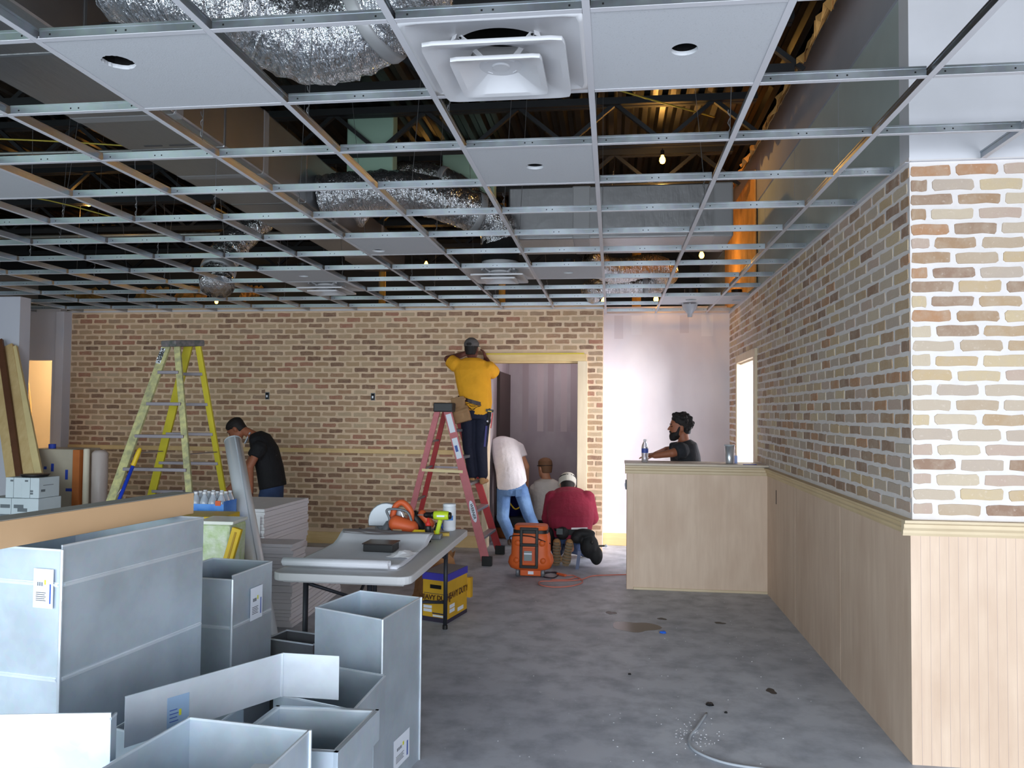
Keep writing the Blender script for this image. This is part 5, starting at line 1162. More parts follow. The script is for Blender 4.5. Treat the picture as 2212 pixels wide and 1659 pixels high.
sub(MB().obox(K(1114, 1058, -.14), (.075, 0, .01), (0, .006, 0), (0, 0, -.085)).build('back_pocket', JEAN), [o for o in t.children if o.name.startswith('jeans')][0])
b = MB()
for k in range(2): shoe(b, an[k], (.1 * (k - .5), 1, 0))
fused('shoes', b, mat('brown work shoe', (86, 66, 54), .7), t, .01, 2)

# ---- 4. man crouching in the doorway, white T-shirt, glasses strap
Y4 = 10.1; K = lambda x, y, dy=0: at(x, y, Y=Y4 + dy)
pel, che, nek, hed = V((K(1180, 1100).x, Y4 - .05, .3)), K(1182, 1065, .06), K(1181, 1034, .1), K(1177, 1011, .12)
t = person('person in off white T-shirt crouching in the doorway, brown hair seen from behind', (pel.x, Y4, 0))
b = MB(); fr = head(b, hed, (-.62, .78, -.08), (0, 0, 1), 1.06); b.cap(nek - V((0, 0, .02)), .065, hed - V((0, 0, .05)), .06)
lS, rS = K(1157, 1055, .1), K(1207, 1055, .1); lE, rE = K(1152, 1095, .14), K(1214, 1095, .14); lW, rW = V((lE.x + .06, Y4 + .36, .42)), V((rE.x - .06, Y4 + .36, .42))
limb(b, (lS, lE, lW), (.054, .044, .031)); limb(b, (rS, rE, rW), (.054, .044, .031)); hand(b, lW, (.2, .8, -.3), (0, 0, -1), 1, .4); hand(b, rW, (-.2, .8, -.3), (0, 0, -1), -1, .4)
hp = [pel + V((dx, 0, 0)) for dx in (-.09, .09)]; kn = [pel + V((dx, .42, -.2)) for dx in (-.14, .14)]; an = [pel + V((dx, .0, -.22)) for dx in (-.12, .12)]
torso(b, [(pel, (.16, 0, 0), (0, .12, 0)), ((pel + che) / 2, (.15, 0, 0), (0, .11, 0)), (che, (.17, 0, 0), (0, .11, 0)), (nek, (.08, 0, 0), (0, .06, 0))])
for k in range(2): limb(b, (hp[k], kn[k], an[k]), (.085, .062, .045))
fused('body', b, SKIN, t, .0085, 4); face(fr, t); haircap(fr, HAIRB, t, low=-.01, thick=.006)
b = MB(); torso(b, [(pel + V((0, 0, -.02)), (.19, 0, 0), (0, .15, 0)), ((pel + che) / 2, (.185, 0, 0), (0, .145, 0)), (che, (.2, 0, 0), (0, .14, 0)), (nek + V((0, -.01, -.04)), (.165, 0, 0), (0, .1, 0)), (nek, (.085, 0, 0), (0, .07, 0))])
sleeve(b, lS, lS + (lE - lS) * .75, .085, .078); sleeve(b, rS, rS + (rE - rS) * .75, .085, .078); fused('t_shirt', b, CRMS, t, .01, 4)
b = MB(); torso(b, [(pel + V((0, 0, .06)), (.165, 0, 0), (0, .125, 0)), (pel - V((0, 0, .06)), (.17, 0, 0), (0, .13, 0))])
for k in range(2): limb(b, (hp[k], kn[k], an[k]), (.1, .082, .062))
fused('trousers', b, BLKT, t, .011, 4)
b = MB()
for k in range(2): shoe(b, an[k] + V((0, -.02, .03)), (0, .25, -1), (0, -1, -.2), L=.25, drop=.06)
b.v = [(x, y, max(z, .004)) for x, y, z in b.v]; fused('shoes', b, mat('brown work shoe', (86, 66, 54), .7), t, .01, 2)
c_, f_, u_, r_, s_ = fr; MB().tube([c_ + (f_ * math.cos(a) * .108 + r_ * math.sin(a) * .085 + u_ * (.03)) * s_ for a in [math.radians(20 * k) for k in range(19)]], .005, 6).build('glasses_strap', BLK, t)

# ---- 5. man in maroon sweatshirt kneeling by the orange case, back to us
Y5 = 8.55; K = lambda x, y, dy=0: at(x, y, Y=Y5 + dy)
pel, che, nek, hed = V((K(1231, 1140).x, Y5 + .08, .36)), K(1232, 1085, .34), K(1230, 1060, .46), K(1225, 1049, .54)
t = person('person in maroon sweatshirt kneeling with boot soles toward us and tool belt', (pel.x, Y5, 0))
b = MB(); fr = head(b, hed, (-.25, .8, -.6), (0, .6, .8), 1.06); b.cap(nek, .065, hed - V((0, .04, 0)), .06)
lS, rS = K(1194, 1078, .34), K(1268, 1078, .34); lE, rE = K(1186, 1118, .34), K(1277, 1118, .34); lW, rW = V((lE.x + .1, Y5 + .75, .3)), V((rE.x - .1, Y5 + .75, .3))
limb(b, (lS, lE, lW), (.06, .05, .034)); limb(b, (rS, rE, rW), (.06, .05, .034)); hand(b, lW, (.2, .8, -.4), (0, 0, -1), 1, .4); hand(b, rW, (-.2, .8, -.4), (0, 0, -1), -1, .4)
hp = [pel + V((dx, 0, -.02)) for dx in (-.1, .1)]; kn = [V((pel.x + dx, Y5 + .45, .085)) for dx in (-.16, .15)]; an = [V((at(1203, 1190, Y=Y5 - .12).x, Y5 - .08, .19)), V((at(1231, 1190, Y=Y5 - .12).x, Y5 - .08, .19))]
torso(b, [(pel, (.17, 0, 0), (0, .12, .04)), ((pel + che) / 2, (.17, 0, 0), (0, .12, -.06)), (che, (.19, 0, 0), (0, .1, -.07)), (nek, (.08, 0, 0), (0, .05, -.05))])
for k in range(2): limb(b, (hp[k], kn[k], an[k]), (.095, .068, .048))
fused('body', b, SKIN, t, .0085, 4); face(fr, t); haircap(fr, HAIR, t, low=-.03)
c_, f_, u_, r_, s_ = fr; b = MB()
b.loft([(c_ + u_ * h * 1.1 + f_ * o, r_ * w_ * 1.12, f_ * d_ * 1.1) for h, w_, d_, o in ((.0, .09, .112, -.004), (.07, .09, .111, -.006), (.108, .07, .086, -.01), (.134, .03, .04, -.01), (.138, .006, .008, -.01))], 20)
co = fused('cap', b, mat('pale cap cloth', (186, 182, 172), .85), t, .008, 2); sub(MB().ell(c_ + u_ * .075 - f_ * .03, r_ * .104, f_ * .1, u_ * .018, 14, 6).build('cap_band', HAIR, smooth=True), co)
b = MB(); torso(b, [(pel + V((0, -.02, -.03)), (.225, 0, 0), (0, .16, .05)), (pel + V((0, .04, .12)), (.255, 0, 0), (0, .17, -.04)), (K(1231, 1100, .25), (.26, 0, 0), (0, .15, -.08)), (K(1231, 1075, .36), (.235, 0, 0), (0, .11, -.08)), (K(1230, 1061, .44), (.17, 0, 0), (0, .07, -.06)), (nek, (.09, 0, 0), (0, .05, -.05))])
limb(b, (lS, lE, lE + (lW - lE) * .9), (.098, .088, .055)); limb(b, (rS, rE, rE + (rW - rE) * .9), (.098, .088, .055)); fused('sweatshirt', b, MARS, t, .011, 4)
b = MB(); torso(b, [(pel + V((0, 0, .05)), (.185, 0, 0), (0, .14, 0)), (pel - V((0, 0, .06)), (.2, 0, 0), (0, .15, 0)), (pel - V((0, 0, .13)), (.19, 0, 0), (0, .14, 0))])
for k in range(2): limb(b, (hp[k], kn[k], an[k] + V((0, .03, 0))), (.11, .082, .062))
b.v = [(x, y, max(z, .006)) for x, y, z in b.v]; fused('jeans', b, JEAND, t, .011, 4)
b = MB(); bs = MB()
for k in range(2):
    dx = (.02, -.14)[k]; dd = V((dx, .1, -1)).normalized(); up = V((dx * .2, -1, -.1)).normalized(); a = an[k] + V((0, .0, .0)); shoe(b, a + V((0, 0, .02)), -dd * -1, -up, L=.265, wd=.05, drop=-.02)
b = MB()
for k in range(2):
    top, bot = V((an[k].x, Y5 - .2, .275)), V((an[k].x + (-.005, -.045)[k], Y5 - .16, .012)); d = (bot - top); dn = d.normalized(); r_ = V((1, 0, 0)); r_ = (r_ - dn * r_.dot(dn)).normalized(); n_ = r_.cross(dn); n_ = n_ if n_.y > 0 else -n_
    b.loft([(top + d * f + n_ * h, r_ * w_, n_ * h) for f, w_, h in ((.0, .028, .03), (.08, .04, .045), (.3, .038, .05), (.5, .04, .05), (.7, .05, .04), (.88, .044, .034), (1, .022, .024))], 14); b.cap(top + d * .1 + n_ * .06, .045, an[k] + V((0, .03, 0)), .048)
    for q in range(8):
        w_ = (.03, .038, .037, .033, .04, .047, .046, .034)[q]; bs.obox(top + d * (.03 + q * .12) - r_ * w_ - n_ * .01, r_ * 2 * w_, d * .085, n_ * .02)
b.v = [(x, y, max(z, .004)) for x, y, z in b.v]; bt = fused('boots', b, BOOT, t, .009, 2); sub(bs.build('tread_lugs', SOLE), bt)
NYL = mat('black pouch nylon', (20, 20, 22), .7, bump=.3, bscale=30)
b = MB(); b.loft([(pel + V((0, 0, -.03)), V((.222, 0, 0)), V((0, .17, 0))), (pel + V((0, 0, .03)), V((.222, 0, 0)), V((0, .17, 0)))], 24); b.build('tool_belt', NYL, t)
MB().obox(pel + V((.02, -.171, .032)), (.17, .03, .004), (0, .004, 0), (0, 0, .018)).build('shirt_hem', WHTS, t)
b = MB()
for (x, y, dy, a, c2, e) in ((1273, 1180, -.1, .1, .09, .13), (1288, 1200, -.1, .07, .07, .1), (1215, 1152, -.1, .07, .06, .07), (1262, 1152, -.1, .12, .06, .05), (1187, 1165, -.02, .06, .1, .13), (1245, 1162, -.12, .06, .05, .06)): b.ell(K(x, y, dy), (a, 0, 0), (0, c2, 0), (0, 0, e), 14, 8)
b.v = [(x, y, max(z, .01)) for x, y, z in b.v]; fused('pouches', b, NYL, t, .01, 2)
b = MB(); b.bar(K(1252, 1190, -.2), K(1246, 1234, -.22), .035, .022); b.mi(1).ball(K(1279, 1172, -.22), .016); b.mi(1).bar(K(1283, 1180, -.12), K(1306, 1179, -.12), .018, .018); b.mi(2).ball(K(1309, 1179, -.12), .015)
b.build('belt_tools', [mat('blue grey handle', (78, 88, 118), .5), mat('dark tool steel', (60, 58, 56), .4, .7), PAPER], t)
MB().obox(K(1202, 1142, -.17), (.065, 0, 0), (0, .012, 0), (0, 0, -.06)).build('grey_pocket', mat('grey green nylon', (78, 88, 90), .7), t)

# ---- 6. bearded man sitting behind the counter
Y6 = 8.15; K = lambda x, y, dy=0: at(x, y, Y=Y6 + dy)
hed, nek, che, pel = K(1468, 924), K(1476, 950), K(1480, 985), V((K(1488, 1000).x, Y6, .82))
t = person('bearded person with curly dark hair in charcoal shirt sitting behind the counter', (pel.x, Y6, 0))
b = MB(); fr = head(b, hed, (-1, -.1, .02), (0, 0, 1), 1.0); b.cap(nek + V((.01, 0, -.03)), .06, hed + V((.03, 0, -.04)), .056)
nS, fS = K(1474, 972, -.2), K(1474, 970, .2); nE, fE = K(1452, 991, -.24), K(1440, 990, .26); nE.z = fE.z = 1.245; nW, fW = V((K(1413, 991).x, Y6 - .2, 1.215)), V((K(1418, 990).x, Y6 + .08, 1.215))
limb(b, (nS, nE, nW), (.054, .045, .032)); limb(b, (fS, fE, fW), (.054, .044, .031)); hand(b, nW, (-1, .15, -.08), (0, .2, -1), 1, .25); hand(b, fW, (-.9, -.5, -.08), (0, .2, -1), -1, .25)
torso(b, [(pel, (0, .16, 0), (.12, 0, 0)), ((pel + che) / 2, (0, .15, 0), (.11, 0, 0)), (che, (0, .18, 0), (.11, 0, 0)), (nek - V((0, 0, .02)), (0, .08, 0), (.06, 0, 0))])
hp = [pel + V((0, dy, -.05)) for dy in (-.1, .1)]; kn = [pel + V((-.4, dy, -.08)) for dy in (-.13, .13)]; an = [V((pel.x - .32, Y6 + dy, .28)) for dy in (-.12, .12)]
for k in range(2): limb(b, (hp[k], kn[k], an[k]), (.085, .06, .045))
fused('body', b, SKIND, t, .0085, 4); face(fr, t)
b = MB(); torso(b, [(pel + V((0, 0, -.04)), (0, .19, 0), (.15, 0, 0)), ((pel + che) / 2, (0, .19, 0), (.15, 0, 0)), (che, (0, .21, 0), (.15, 0, .01)), (K(1480, 963), (0, .2, 0), (.115, 0, .03)), (K(1477, 953), (0, .09, 0), (.068, 0, .02))])
sleeve(b, nS, nS + (nE - nS) * .72, .086, .08); sleeve(b, fS, fS + (fE - fS) * .72, .086, .08); fused('shirt', b, GRYS, t, .01, 4)
b = MB()
for k in range(2): limb(b, (hp[k], kn[k], an[k]), (.1, .08, .065))
b.ell(pel + V((0, 0, -.03)), (.15, 0, 0), (0, .19, 0), (0, 0, .1)); fused('trousers', b, BLKT, t, .011, 4)
b = MB()
for k in range(2): shoe(b, an[k], (-1, 0, 0))
fused('shoes', b, mat('dark shoe', (30, 28, 28), .6), t, .01, 2)
c_, f_, u_, r_, s_ = fr; rn = random.Random(5); b = MB()
b.loft([(c_ + u_ * h + f_ * o, r_ * w_, f_ * d_) for h, w_, d_, o in ((-.06, .05, .05, -.06), (.0, .078, .075, -.045), (.05, .088, .1, -.02), (.1, .08, .098, -.015), (.13, .05, .06, -.015))], 16)
for k in range(170):
    a, e = rn.uniform(0, 2 * PI), rn.uniform(-.5, 1.4); d_ = f_ * math.cos(a) * math.cos(e) + r_ * math.sin(a) * math.cos(e) + u_ * math.sin(e)
    if d_.dot(f_) > .35 and e < .55 or (e < .1 and d_.dot(f_) > -.2): continue
    b.ball(c_ + u_ * .035 - f_ * .018 + V((d_.x * .115, d_.y * .1, d_.z * .115)) * rn.uniform(.9, 1.08), rn.uniform(.012, .022), 6, 4)
fused('curly_hair', b, HAIR, t, .007, 1)
b = MB(); b.loft([(c_ + u_ * h + f_ * o, r_ * w_, f_ * d_) for h, w_, d_, o in ((-.135, .02, .02, .066), (-.118, .046, .042, .056), (-.085, .063, .062, .042), (-.06, .07, .052, .045), (-.045, .07, .045, .036))], 16)
b.cap(c_ + f_ * .096 - u_ * .042 - r_ * .025, .009, c_ + f_ * .096 - u_ * .042 + r_ * .025, .009, 8)
for k in (-1, 1): b.cap(c_ + r_ * .066 * k + f_ * .012 + u_ * .005, .013, c_ + r_ * .058 * k + f_ * .04 - u_ * .075, .02, 8)
fused('beard', b, HAIR, t, .007, 2)
t = thing('stool', 'bar stool hidden behind the counter under the seated person', 'stool', (pel.x, Y6, 0))
MB().lathe([(.001, .68), (.17, .68), (.18, .7), (.16, .73), (.001, .735)], (pel.x, Y6, 0), n=20).build('seat', BLK, t, smooth=True)
for k in range(4):
    a = PI / 4 + k * PI / 2; MB().tube([(pel.x + .12 * math.cos(a), Y6 + .12 * math.sin(a), .68), (pel.x + .2 * math.cos(a), Y6 + .2 * math.sin(a), 0)], .014, 8).build('leg', TLEG, t)

# ================================================================== RED STEPLADDER
PINK = mat('lit red rail', (196, 112, 118), .55, var=.07, vscale=9); REDR = mat('red fibreglass', (176, 52, 56), .5, var=.06, vscale=9)  # paler red puts the light on the near rails' front into their colour
t = thing('red_stepladder', 'red fibreglass stepladder with black cap carrying the person in yellow', 'ladder', (-1.75, 8.7, 0))
nf0, nf1 = at(966, 884, Y=8.56), at(1052, 1222, Z=0); ff0, ff1 = at(985, 884, Y=8.98), at(1080, 1197, Z=0)
nr0, nr1 = at(946, 884, Y=8.56), at(861, 1213, Z=0); fr0, fr1 = at(962, 886, Y=8.9), at(888, 1190, Z=0)
zt = nf0.z
def lrail(a, b_, m, w_): return MB().bar(b_, a, w_, .028, (1, 0, 0)).build('rail', m, t, bevel=.003)
e = lrail(nf0, nf1, PINK, .088); lrail(ff0, ff1, REDR, .08); lrail(nr0, nr1, PINK, .062); lrail(fr0, fr1, REDR, .055)
for p in (nf1, ff1, nr1, fr1): MB().box(p.x - .055, p.x + .055, p.y - .025, p.y + .025, 0, .1).build('rubber_foot', BLK, t, bevel=.006)
L = lambda a, b_, z: a + (b_ - a) * ((a.z - z) / (a.z - b_.z))
for z in (.28, .56, .845, 1.13, 1.42): MB().bar(L(nf0, nf1, z) + V((0, .015, 0)), L(ff0, ff1, z) - V((0, .015, 0)), .085, .03, (1, 0, 0)).build('step', mat('ladder aluminium', (176, 176, 180), .4, .7), t, bevel=.003)
for z in (.3, .65, 1.0, 1.3): MB().bar(L(nr0, nr1, z), L(fr0, fr1, z), .03, .02, (1, 0, 0)).build('rear_rung', ALU, t)
MB().bar(L(nr0, nr1, .99) + V((0, -.02, 0)), L(nf0, nf1, .98) + V((0, -.02, 0)), .004, .03, (0, 1, 0)).build('wood_brace', mat('pale wood slat', (236, 216, 168), .6), t)
MB().bar(L(fr0, fr1, .99) + V((0, .02, 0)), L(ff0, ff1, .98) + V((0, .02, 0)), .004, .02, (0, 1, 0)).build('spreader', ALU, t)
MB().box(at(940, 880, Y=8.6).x, at(981, 880, Y=8.6).x, 8.5, 9.05, zt - .03, zt + .07).build('top_cap', mat('grey black cap', (46, 46, 48), .5), t, bevel=.012)
dn = (nf1 - nf0).normalized(); rr = V((1, 0, 0)); rr = (rr - dn * rr.dot(dn)).normalized(); nn = rr.cross(dn); nn = nn if nn.y < 0 else -nn
def plate(a, b_, w_, m, nm): return MB().obox(L(nf0, nf1, a) + nn * .0155 - rr * w_ / 2, L(nf0, nf1, b_) - L(nf0, nf1, a), rr * w_, nn * .001).build(nm, m, t)
plate(1.6, 1.4, .06, PAPER, 'rail_label'); plate(1.34, 1.12, .06, PAPER, 'rail_label')
pc = L(nf0, nf1, .56); MB().loft([(pc + nn * .015, rr * .03, dn * .12), (pc + nn * .0165, rr * .03, dn * .12)], 24).build('oval_badge', PAPER, t)
text('lettering', 'WERNER', pc + nn * .0172, dn, -rr if (dn.cross(-rr)).dot(nn) > 0 else rr, .042, INK, t, bold=.001)
MB().obox(L(nf0, nf1, 1.26) + nn * .017 - rr * .02, dn * .07, rr * .03, nn * .0006).build('blue_print', BLUEI, t)

# ================================================================== THINGS ON THE FLOOR BY THE DOOR
# orange wheeled case
ORC = mat('orange moulded plastic', (214, 96, 40), .5, var=.04, vscale=6)
cy = 7.95; cx = at(1147, 1240, Y=cy).x; t = thing('wheeled_case', 'orange moulded wheeled case with black pull handle, on the floor', 'case', (cx, cy, 0))
b = MB()
for z, w_, d_ in ((.06, .11, .1), (.09, .19, .13), (.16, .235, .14), (.2, .225, .14), (.24, .2, .135), (.4, .2, .135), (.46, .19, .125), (.5, .17, .115)): pass
prof = [(.07, .15, .11), (.09, .2, .135), (.14, .225, .145), (.19, .215, .14), (.22, .195, .13), (.38, .19, .128), (.42, .18, .12), (.44, .165, .11)]
def rloft(pr, cx, cy, n=28, q=5):
    vs = []; fs = []
    for z, hw, hd in pr:
        for k in range(n):
            a = 2 * PI * k / n + PI / n; c, s = math.cos(a), math.sin(a); rr_ = 1 / ((abs(c) ** q + abs(s) ** q) ** (1 / q)); vs.append((cx + hw * rr_ * c, cy + hd * rr_ * s, z))
    for r in range(len(pr) - 1):
        for k in range(n): l = (k + 1) % n; fs.append((r * n + k, r * n + l, (r + 1) * n + l, (r + 1) * n + k))
    fs += [tuple(range(n - 1, -1, -1)), tuple((len(pr) - 1) * n + k for k in range(n))]; return MB().add(vs, fs)
rloft(prof, cx, cy).build('body', ORC, t, auto=.9)
rloft([(.44, .16, .105), (.445, .165, .11), (.5, .165, .11), (.508, .155, .1)], cx, cy).build('lid', ORC, t, auto=.9)
rloft([(.43, .172, .116), (.432, .176, .12), (.462, .176, .12), (.464, .172, .116)], cx, cy).build('black_band', BLK, t, auto=.9)
f0 = cy - .142
b = MB()
for x in (-.085, .07): b.bar((cx + x, f0 - .012, .1), (cx + x, f0 + .004, .49), .028, .02, (1, 0, 0))
for z, y_ in ((.112, -.012), (.325, -.004), (.48, .003)): b.bar((cx - .098, f0 + y_, z), (cx + .083, f0 + y_, z), .03, .022, (0, 0, 1))
b.build('pull_handle', BLK, t, bevel=.005)
MB().box(cx - .06, cx + .05, f0 - .004, f0 + .012, .15, .29).build('recess_panel', mat('orange panel', (196, 84, 44), .5), t); MB().box(cx - .056, cx + .022, f0 - .006, f0 - .003, .17, .265).build('grey_sticker', mat('grey sticker', (128, 140, 142), .4), t)
MB().box(cx - .056, cx + .022, f0 - .0075, f0 - .005, .232, .245).build('shiny_strip', PAPER, t)
for x, z in ((-.13, .17), (.13, .17), (-.12, .34), (.12, .34)): MB().lathe([(.03, 0), (.028, .012), (.001, .014)], (cx + x, f0 + .01, z), (0, -1, 0), 14).build('boss', ORC, t, smooth=True)
MB().box(cx - .1, cx + .11, cy - .1, cy + .1, .012, .08).build('base_block', ORC, t, bevel=.01); MB().box(cx - .02, cx + .035, cy - .104, cy - .1, .03, .06).build('white_tag', PAPER, t)
for x in (-.125, .125): MB().lathe([(.001, 0), (.042, 0), (.045, .006), (.045, .026), (.042, .032), (.001, .032)], (cx + x - .016, cy - .07, .045), (1, 0, 0), 18).build('wheel', GRY, t, smooth=True)
MB().tube(smoothpath([(cx - .2, cy - .05, .33), (cx - .19, cy - .1, .4), (cx, f0 - .0, .41), (cx + .12, f0 + .01, .37), (cx + .2, cy - .06, .33)]), .006, 6).build('cord_loop', mat('dark brown cord', (52, 26, 26), .5), t, smooth=True)
# cords
CORD = mat('orange pink cord', (206, 120, 104), .55); DCRD = mat('dark cord', (46, 36, 44), .5)
Fz = lambda x, y, z=.008: at(x, y, Z=z)
tag(MB().tube(smoothpath([Fz(*p) for p in ((1190, 1252), (1225, 1252), (1248, 1247), (1258, 1258), (1232, 1266), (1195, 1268), (1166, 1263), (1168, 1256), (1195, 1255), (1235, 1254), (1258, 1251), (1280, 1244), (1320, 1242), (1352, 1241), (1420, 1238))]), .006, 6).build('extension_lead', CORD, smooth=True), 'pink orange extension cord looping on the floor toward the counter', 'cord')
t = thing('power_lead', 'dark power lead with orange plug coiled beside the orange case', 'cord', Fz(1200, 1240))
MB().tube(smoothpath([Fz(*p) for p in ((1172, 1246), (1180, 1238), (1200, 1236), (1206, 1241), (1196, 1248), (1178, 1247), (1170, 1243), (1180, 1236), (1204, 1238), (1214, 1241))]), .006, 6).build('lead', DCRD, t, smooth=True)
MB().bar(Fz(1204, 1239, .014), Fz(1222, 1243, .014), .03, .022, (0, 1, 0)).build('orange_plug', ORG, t, bevel=.005)
MB().tube(smoothpath([Fz(*p) for p in ((1222, 1243), (1238, 1243), (1250, 1249), (1256, 1253))]), .006, 6).build('lead', CORD, t, smooth=True)
tag(MB().tube(smoothpath([Fz(x, y, .007) for x, y in ((1526, 1541), (1505, 1572), (1490, 1592), (1494, 1615), (1525, 1634), (1575, 1650), (1640, 1660), (1720, 1668), (1800, 1672))]), [.0065] * 49, 8).build('hose', mat('grey hose', (168, 174, 182), .45), smooth=True), 'pale grey hose curving over the floor at the bottom right', 'hose')
# wet patches, stains and scraps lying on the slab
def patch(name, label, cat, cx, cy, sx, sy, m, seed, rough=.25, n=26, z=.0012):
    rn = random.Random(seed); c = at(cx, cy, Z=0); k = .0
    ph = [rn.uniform(0, 6.28) for _ in range(4)]; vs = [(c.x, c.y, z)]
    for i in range(n):
        a = 2 * PI * i / n; q = 1 + .16 * math.sin(2 * a + ph[0]) + .12 * math.sin(3 * a + ph[1]) + .07 * math.sin(5 * a + ph[2]); vs.append((c.x + sx * q * math.cos(a), c.y + sy * q * math.sin(a), z))
    b = MB().add(vs, [(0, 1 + i, 1 + (i + 1) % n) for i in range(n)]); o = b.build(name, m); o.modifiers.new('s', 'SOLIDIFY').thickness = .001
    return tag(o, label, cat)
WET = mat('wet concrete', (84, 74, 67), .3, spec=.35); STN = mat('dark stain', (66, 62, 62), .5)
patch('puddle', 'largest brown wet puddle in the middle of the floor', 'puddle', 1372, 1354, .16, .16, WET, 4)
patch('puddle', 'small oval wet spot just left of the largest puddle', 'puddle', 1320, 1324, .04, .05, STN, 7)
patch('stain', 'dark bean shaped stain on the floor near the plywood wainscot', 'stain', 1666, 1493, .028, .045, STN, 5)
patch('stain', 'faint dark smudge on the floor between puddle and wainscot', 'stain', 1555, 1346, .04, .03, STN, 9)
patch('stain', 'faint oval smudge behind the largest puddle', 'stain', 1430, 1337, .035, .03, STN, 11)
crumple('scrap', 'small black scrap lying on the floor above the grey hose', 'scrap', Fz(1533, 1523, 0), .022, .02, .012, BLK, 2)
crumple('scrap', 'tiny black crumb on the floor right of the black scrap', 'scrap', Fz(1568, 1540, 0), .009, .008, .007, BLK, 3)
crumple('scrap', 'tiny dark crumb on the floor in front of the puddle', 'scrap', Fz(1360, 1457, 0), .01, .008, .008, BLK, 5)
o = crumple('tape_scrap', 'bright blue scrap of tape beside the largest puddle', 'scrap', Fz(1432, 1367, 0), .025, .02, .012, mat('bright blue scrap', (40, 110, 220), .5), 6)
rn = random.Random(33); b = MB()
for k in range(260):
    x, y = rn.uniform(-.85, 1.35), rn.uniform(3.2, 7.4)
    if rn.random() < .35: x, y = rn.gauss(.42, .06), rn.gauss(4.2, .12)
    s = rn.uniform(.0025, .007); a = rn.uniform(0, 3); b.obox((x, y, .0005), (s * math.cos(a), s * math.sin(a), 0), (-s * .6 * math.sin(a), s * .6 * math.cos(a), 0), (0, 0, .002))
tag(b.build('white_crumbs', mat('plaster crumbs', (226, 226, 230), .8)), 'white plaster crumbs scattered over the concrete floor', 'crumbs', kind='stuff')
# things in the doorway
t = thing('bucket', 'dark blue bucket with yellow handle between the bending legs', 'bucket', at(1112, 1120, Y=10.35)); c = at(1108, 1120, Y=10.35); c.z = .28
MB().lathe([(.001, 0), (.13, 0), (.155, .3), (.165, .3), (.165, .32), (.15, .32), (.125, .02), (.001, .02)], c, n=22).build('pail', mat('navy bucket', (24, 26, 84), .45), t, smooth=True)
MB().tube(smoothpath([c + V((.16, -.02, .3)), c + V((.17, -.14, .2)), c + V((.06, -.19, .1)), c + V((-.04, -.17, .2))]), .01, 6).build('handle', YEL, t, smooth=True)
t = thing('crate', 'black crate under the blue bucket in the doorway', 'crate', (c.x, c.y, 0)); MB().box(c.x - .22, c.x + .22, c.y - .18, c.y + .18, 0, .14).build('body', mat('dark orange crate', (150, 84, 24), .6), t, bevel=.01)
MB().box(c.x - .23, c.x + .23, c.y - .19, c.y + .19, .14, .279).build('upper', BLK, t, bevel=.01)
# counter top objects
c = at(1393, 998, Y=7.66); c.z = RZ + .0225; t = thing('water_bottle', 'clear water bottle with blue label on the counter by the seated person', 'bottle', c)
MB().lathe([(.001, 0), (.03, 0), (.032, .008), (.03, .05), (.032, .07), (.032, .14), (.028, .165), (.013, .195), (.013, .205), (.001, .205)], c, n=18).build('body', mat('clear bottle', (222, 228, 238), .08, trans=.85), t, smooth=True)
MB().lathe([(.014, .2), (.014, .216), (.001, .217)], c, n=14).build('cap', WHITE, t, smooth=True); MB().lathe([(.0326, .088), (.0326, .13)], c, n=18, close=False).build('blue_label', mat('navy label', (58, 76, 150), .5), t, smooth=True)
c = at(1576, 999, Y=7.68); c.z = RZ + .0225; t = thing('tumbler', 'steel tumbler on the counter near the bright side door', 'cup', c)
MB().lathe([(.001, 0), (.033, 0), (.036, .01), (.047, .17), (.045, .17), (.034, .012), (.001, .01)], c, n=22).build('cup', mat('polished steel', (214, 218, 224), .28, .7), t, smooth=True); MB().lathe([(.0472, .165), (.049, .168), (.049, .176), (.02, .178), (.001, .178)], c, n=22).build('lid', mat('clear grey lid', (180, 184, 190), .2), t, smooth=True)
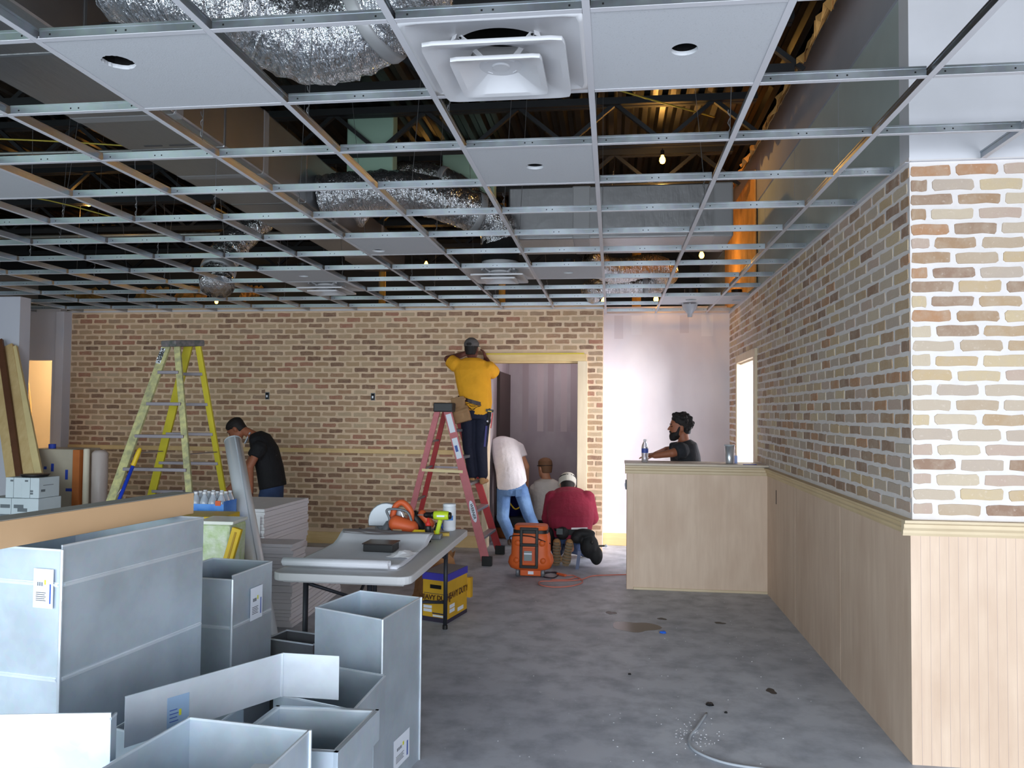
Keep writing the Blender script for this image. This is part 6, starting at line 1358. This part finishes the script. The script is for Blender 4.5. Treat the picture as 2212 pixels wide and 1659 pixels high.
MB().box(c.x + .05, c.x + .075, c.y + .02, c.y + .05, RZ + .0225, RZ + .095).build('blue_sliver', mat('pale blue cup', (150, 168, 220), .4), t)
tag(MB().obox((1.2, 7.52, RZ + .0225), (.12, .01, 0), (0, .03, 0), (0, 0, .004)).build('blue_strip', mat('blue tape', (34, 64, 170), .6)), 'blue tape strip on the counter end by the brick wall', 'tape')
# electrical boxes
def jbox(label, c, n, u):
    c, n, u = V(c), V(n), V(u); r = u.cross(n); t = thing('junction_box', label, 'electrical box', c)
    MB().obox(c - r * .026 - u * .045, r * .052, u * .09, n * .012).build('steel_box', GALVD, t, bevel=.002); MB().obox(c - r * .02 - u * .037 + n * .0122, r * .04, u * .074, n * .001).build('recess', HOLE, t)
    MB().obox(c - r * .01 - u * .02 + n * .0135, r * .018, u * .03, n * .006).build('wire_bundle', PAPER, t)
jbox('steel junction box on the brick wall above the person in black polo', at(578, 855, Y=Yb - .001), (0, -1, 0), (0, 0, 1)); jbox('steel junction box on the brick wall left of the red ladder', at(806, 857, Y=Yb - .001), (0, -1, 0), (0, 0, 1))
jbox('steel box on the left end of the plywood counter wall', (PX0 - .0125, PY + .07, at(1352, 1047, Y=7.55).z), (-1, 0, 0), (0, 0, 1))
# funnel fitting under the last ceiling row
c = at(1490, 655, Z=HT); t = thing('funnel_fitting', 'clear funnel shaped fitting hanging from a hole in the last ceiling row', 'ceiling fitting', c); CP = mat('clear funnel', (214, 216, 222), .2, trans=.5)
MB().lathe([(.085, -.02), (.07, -.07), (.03, -.115), (.026, -.12), (.026, -.155), (.024, -.155), (.022, -.12), (.067, -.066), (.083, -.02)], c, n=22, close=False).build('funnel', CP, t, smooth=True); MB().tube([c + V((0, 0, .02)), c + V((.005, 0, -.05)), c + V((0, 0, -.12))], .012, 8).build('stem', WHITE, t, smooth=True)
MB().bar(c + V((-.08, 0, .0)), c + V((-.07, 0, -.05)), .02, .004).bar(c + V((.08, 0, .0)), c + V((.07, 0, -.05)), .02, .004).build('clip', CP, t)
